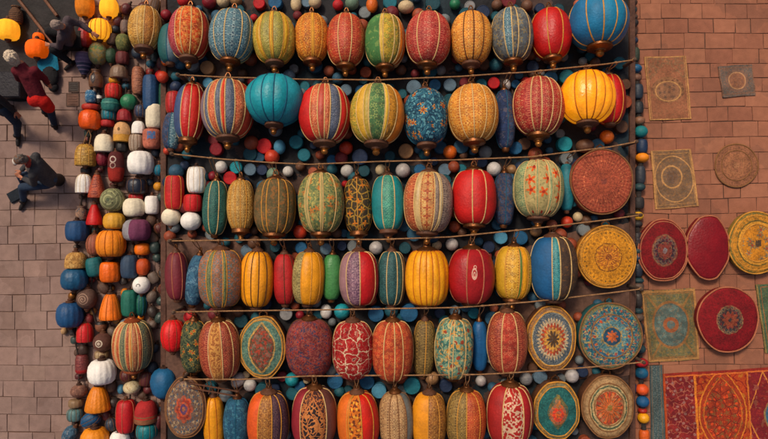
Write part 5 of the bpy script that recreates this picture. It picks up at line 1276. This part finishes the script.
# seated man
J = dict(pel=V3((-6.43, .78, .44)), chest=V3((-6.46, .99, .84)), neck=V3((-6.5, 1.06, 1.0)), head=V3((-6.56, 1.075, 1.14)),
         shL=V3((-6.5, .82, .9)), shR=V3((-6.44, 1.17, .9)), elL=V3((-6.62, .68, .66)), elR=V3((-6.68, 1.12, .64)), haL=V3((-6.84, .78, .62)), haR=V3((-6.88, .93, .62)),
         hipL=V3((-6.5, .69, .44)), hipR=V3((-6.5, .86, .44)), knL=V3((-6.95, .62, .47)), knR=V3((-6.98, .84, .47)), footL=V3((-7.16, .36, .085)), footR=V3((-7.12, .62, .085)), toeL=V3((-7.25, .2, .04)), toeR=V3((-7.24, .47, .04)))
person('seated man in a charcoal jacket, pale cap and jeans on the left paving', J, (-.82, -.42, -.42), (-.4, .05, .9), dkj, 'jacket', denim, hat=(pmat('brown cap cloth', (104, 74, 58), wear=.3), pmat('pale cap cloth', (196, 186, 176), wear=.2)),
       scarf=cloth('red scarf', (150, 56, 46)), inner=(cloth('pale shirt', (176, 152, 132)), V3((-.9, -.35, .2))), sk=skin, hair=pmat('grey hair', (96, 86, 80)))
m = MB(); m.lathe([(.12, 0), (.13, .02), (.12, .1), (.11, .26), (.125, .31), (.12, .335), (.004, .335)], 18, (0, 0, 0), 'Z')
tag(m.build('stool', pmat('dark stool', (44, 34, 30), rough=.7), None, True, (-6.5, .79, 0)), 'low dark round stool under the seated man', 'stool')
m = MB(); m.box((-.16, -.11, 0), (.16, .11, .05), .015)
o = m.build('dark_slab', cloth('dark slab cloth', (30, 36, 44)), None, False, tuple(at(17, 195, 0))); o.rotation_euler = (0, 0, .5); tag(o, 'flat dark bag lying by the seated man\'s feet', 'bag')  # plain low dark slab beside the feet
# stooping white haired person, maroon top and red shorts
J = dict(pel=V3((-6.42, 2.25, .84)), chest=V3((-6.47, 2.62, 1.1)), neck=V3((-6.52, 2.8, 1.22)), head=V3((-6.61, 2.88, 1.3)),
         shL=V3((-6.64, 2.68, 1.18)), shR=V3((-6.32, 2.7, 1.14)), elL=V3((-6.74, 2.6, .93)), elR=V3((-6.3, 2.62, .88)), haL=V3((-6.68, 2.58, .66)), haR=V3((-6.38, 2.58, .62)),
         hipL=V3((-6.51, 2.22, .82)), hipR=V3((-6.35, 2.2, .82)), knL=V3((-6.6, 2.3, .46)), knR=V3((-6.42, 2.12, .46)), footL=V3((-6.72, 2.12, .085)), footR=V3((-6.54, 1.86, .085)), toeL=V3((-6.76, 2.35, .04)), toeR=V3((-6.58, 2.09, .04)))
person('white haired person stooping forward in a maroon top and bright red shorts', J, (-.35, .75, -.56), (-.25, .5, .8), cloth('maroon jersey', (96, 22, 34)), 'jersey', dkden, hair=pmat('white hair', (196, 178, 156), wear=.3, bump=.6), shorts=cloth('red shorts', (186, 26, 18)), sk=skin)
# person kneeling at the back, pale sleeve
J = dict(pel=V3((-6.12, 3.5, .36)), chest=V3((-6.0, 3.56, .7)), neck=V3((-5.96, 3.58, .86)), head=V3((-6.0, 3.55, 1.0)),
         shL=V3((-6.05, 3.4, .76)), shR=V3((-5.92, 3.74, .76)), elL=V3((-6.2, 3.3, .54)), elR=V3((-5.78, 3.72, .56)), haL=V3((-6.38, 3.34, .5)), haR=V3((-5.62, 3.6, .5)),
         hipL=V3((-6.15, 3.42, .36)), hipR=V3((-6.13, 3.6, .36)), knL=V3((-6.36, 3.26, .46)), knR=V3((-6.46, 3.62, .44)), footL=V3((-6.2, 3.1, .085)), footR=V3((-6.4, 3.38, .085)), toeL=V3((-6.34, 3.0, .04)), toeR=V3((-6.56, 3.34, .04)))
person('grey haired person crouching in a lilac grey sweater at the upper left', J, (-.9, -.1, -.3), (-.3, 0, .95), cloth('lilac grey sweater', (80, 68, 72)), 'sweater', cloth('black trousers', (26, 25, 28)), hair=pmat('ash hair', (150, 132, 122), bump=.6), sk=skin)
m = MB(); m.box((-.17, -.17, 0), (.17, .17, .27), .02)
tag(m.build('crate', pmat('black crate wood', (38, 32, 30)), None, False, (-6.1, 3.53, 0)), 'small dark crate under the crouching person', 'crate')
# striding person cut by the left edge
J = dict(pel=V3((-7.12, 2.12, .9)), chest=V3((-7.2, 2.32, 1.26)), neck=V3((-7.22, 2.4, 1.42)), head=V3((-7.22, 2.46, 1.57)),
         shL=V3((-7.38, 2.36, 1.34)), shR=V3((-7.04, 2.3, 1.34)), elL=V3((-7.4, 2.2, 1.06)), elR=V3((-6.94, 2.16, 1.08)), haL=V3((-7.28, 2.06, .88)), haR=V3((-6.86, 2.0, .86)),
         hipL=V3((-7.2, 2.1, .88)), hipR=V3((-7.04, 2.06, .88)), knL=V3((-7.3, 2.05, .48)), knR=V3((-7.04, 1.84, .48)), footL=V3((-7.42, 2.2, .085)), footR=V3((-7.28, 1.66, .085)), toeL=V3((-7.46, 2.0, .04)), toeR=V3((-7.3, 1.44, .04)))
person('striding person in jeans and a black jacket cut by the left edge', J, (0, -.95, -.2), (0, 0, 1), cloth('black jacket cloth', (34, 30, 32)), 'jacket', dkden, hair=pmat('dark hair', (40, 30, 26)), sk=skin2)
# ------------------------------------------------------------------ things in the upper left corner
def sheet(name, label, cat, poly, mat, z=.012):
    """crumpled cloth lying flat, outline in photo px"""
    ctr = at(sum(p[0] for p in poly) / len(poly), sum(p[1] for p in poly) / len(poly), 0)
    n = len(poly); V = []; rings_ = 9; sub = 8
    out = []
    for i in range(n):
        a, b = at(*poly[i], 0), at(*poly[(i + 1) % n], 0)
        for k in range(sub): out.append(a.lerp(b, k / sub))
    N = len(out)
    for r in range(rings_ + 1):
        t = 1 - r / rings_ * .97
        for p in out:
            q = ctr + (p - ctr) * t
            q += Vector((.02 * math.sin(p.y * 7), .02 * math.sin(p.x * 8), 0)) * (t > .95)
            V.append((q.x - ctr.x, q.y - ctr.y, z + .012 + .01 * math.sin(q.x * 9 + 2 * math.sin(q.y * 4)) if r else z - .006))
    Fc = [(r * N + k, r * N + (k + 1) % N, (r + 1) * N + (k + 1) % N, (r + 1) * N + k) for r in range(rings_) for k in range(N)]
    Fc.append(tuple(rings_ * N + k for k in range(N)))
    me = mesh(name, V, Fc, mat); 
    if me.polygons[len(Fc) - 1].normal.z < 0: me.flip_normals()
    return tag(link(name, me, None, (ctr.x, ctr.y, 0)), label, cat)
sheet('shadow_sheet', 'dark crumpled sheet added as shade on the paving in the upper left corner', 'shadow_sheet', [(-60, -40), (30, -40), (84, -30), (79, 20), (76, 46), (64, 58), (42, 66), (34, 84), (28, 101), (4, 101), (-30, 96), (-60, 60)], pmat('dark tarpaulin', (34, 27, 27), wear=.5, wear_scale=2, bump=.6, bump_scale=8, rough=.7))  # dark sheet added to stand in for the shade over this corner
pole = pmat('pale brown pole', (124, 84, 62), rough=.6, wear=.4)
for a, b, l in (((14, -6), (54, 45), 'long brown pole lying slanted across the dark shade sheet'), ((42, -4), (57, 16), 'short brown pole near the top edge on the dark shade sheet')):
    m = MB(); m.tube([at(*a, .07), at(*b, .07)], .03, 8); tag(m.build('pole', pole), l, 'pole', 'poles on the tarpaulin')
def lam(label, px, py, w, h, mat, neck=False):
    r = small('pumpkin', label, px, py, w, h, mat, lobes=12, base=.02, group='lit lanterns among the people', caps=2, reg=False)
    return r
lam('glowing yellow lantern at the left edge beside the dark shade sheet', 8, 30, 21, 20, litY)
lam('glowing orange lantern on the shade sheet, in front of the slanted pole', 37, 49, 21, 18, litO)
small('pumpkin', 'small orange knob lantern on top of the larger orange lantern', 38.5, 37.5, 10.5, 9, litO, lobes=10, base=.02, group='lit lanterns among the people', caps=1, band=(-.9, -.5, P((60, 34, 20))))
small('jar', 'wicker basket jar behind the left glowing lantern', 16, 15, 13, 17, pmat('wicker', (104, 72, 50), [(lambda c: fr(c.y * 24.0) < .5, (76, 52, 38))], bump=.6), base=.02, caps=0, group='lit lanterns among the people')
brc = pmat('dusty brown bedding', (104, 76, 64), wear=.5, wear_scale=3, bump=.6, bump_scale=8)
sheet('brown_cloth', 'dusty brown cloth patch on the bed under the maroon lantern', 'cloth', [(166, 232), (204, 236), (262, 240), (250, 300), (232, 330), (196, 376), (166, 384)], brc, .266)
sheet('brown_cloth', 'dusty brown cloth patch on the bed beside the tall blue turquoise lantern', 'cloth', [(520, 246), (585, 226), (630, 222), (630, 372), (560, 376), (500, 374), (486, 330), (500, 300)], brc, .266)
sheet('cloth_bundle', 'turquoise cloth heaped beside the stooping person', 'cloth', [(40, 66), (45, 54), (54, 51), (61, 58), (61, 70), (52, 74), (42, 74)], cloth('turquoise cloth', (18, 104, 132)), .12)
m = MB(); ellip(m, (0, 0, .1), .17, .22, .1, None, 16); seg(m, (-.1, .12, .16), .015, (.1, .12, .16), .015, 6); ellip(m, (.05, -.2, .07), .1, .1, .07, None, 12)
tag(m.build('bag', cloth('black bag cloth', (28, 27, 30)), None, True, tuple(at(53, 78, 0))), 'black bag on the paving below the turquoise cloth', 'bag')
m = MB(); m.box((-.24, -.24, 0), (.24, .24, .3), .03); m.box((-.25, -.25, .2), (.25, .25, .33), .02)
tag(m.build('trunk', pmat('black trunk leather', (30, 26, 34), rough=.6, wear=.4, bump=.4), None, False, tuple(at(17, 88, 0))), 'black trunk beneath the arms of the stooping person', 'trunk')
for px, py, w, mat, lab in ((74, 87, 10.5, pmat('dark iron', (58, 46, 42), rough=.6, wear=.4), 'dark square drain cover set in the left paving'), (73, 100, 13, pmat('worn brown iron', (104, 74, 62), rough=.7, wear=.4), 'brown square cover plate just below the dark drain cover')):
    s = w / F * H / 2; root = thing('drain_cover', lab, 'cover', tuple(at(px, py, 0)), 0, 'drain covers in the paving')
    m = MB(); m.box((-s + .012, -s + .012, .0), (s - .012, s - .012, .012), .003)
    for k in range(4): m.box((-s * .7, -s * .7 + k * s * .4, .0125), (s * .7, -s * .7 + k * s * .4 + s * .18, .018))
    m.build('plate', mat, root, False)
    m = MB()
    for lo, hi in (((-s, -s), (s, -s + .012)), ((-s, s - .012), (s, s)), ((-s, -s + .012), (-s + .012, s - .012)), ((s - .012, -s + .012), (s, s - .012))): m.box(lo + (.0,), hi + (.016,))
    m.build('frame', pmat('iron frame', (84, 64, 54), rough=.7), root, False)
# ------------------------------------------------------------------ camera, light
cam = bpy.data.cameras.new('camera'); co = bpy.data.objects.new('camera', cam); COL.objects.link(co)
cam.sensor_width = 36; cam.sensor_fit = 'HORIZONTAL'; cam.lens = 36 * F / 768; cam.clip_end = 1000
co.location = (0, 0, H); co.rotation_euler = (0, 0, 0); scene.camera = co
SUN_EL, SUN_AZ = math.radians(52), math.radians(122)     # azimuth counter clockwise from +x: light from the upper left
w = bpy.data.worlds.new('World'); scene.world = w; w.use_nodes = True
nt = w.node_tree; bg = nt.nodes['Background']; sky = nt.nodes.new('ShaderNodeTexSky'); sky.sky_type = 'NISHITA'; sky.sun_disc = False
sky.sun_elevation = SUN_EL; sky.sun_rotation = PI / 2 - SUN_AZ; sky.air_density = .8; sky.dust_density = 6.0; sky.ozone_density = .2
nt.links.new(sky.outputs[0], bg.inputs[0]); bg.inputs[1].default_value = .06
sl = bpy.data.lights.new('sun', 'SUN'); sl.energy = 1.5; sl.angle = math.radians(10); sl.color = (1.0, .85, .66)
so = bpy.data.objects.new('sun', sl); COL.objects.link(so)
d = Vector((math.cos(SUN_AZ) * math.cos(SUN_EL), math.sin(SUN_AZ) * math.cos(SUN_EL), math.sin(SUN_EL)))
so.rotation_euler = d.to_track_quat('Z', 'Y').to_euler()
scene.view_settings.view_transform = 'Standard'; scene.view_settings.look = 'None'
scene.view_settings.exposure = 0.58; scene.view_settings.gamma = 1.0; scene.view_settings.use_curve_mapping = False
scene.render.engine = 'CYCLES'
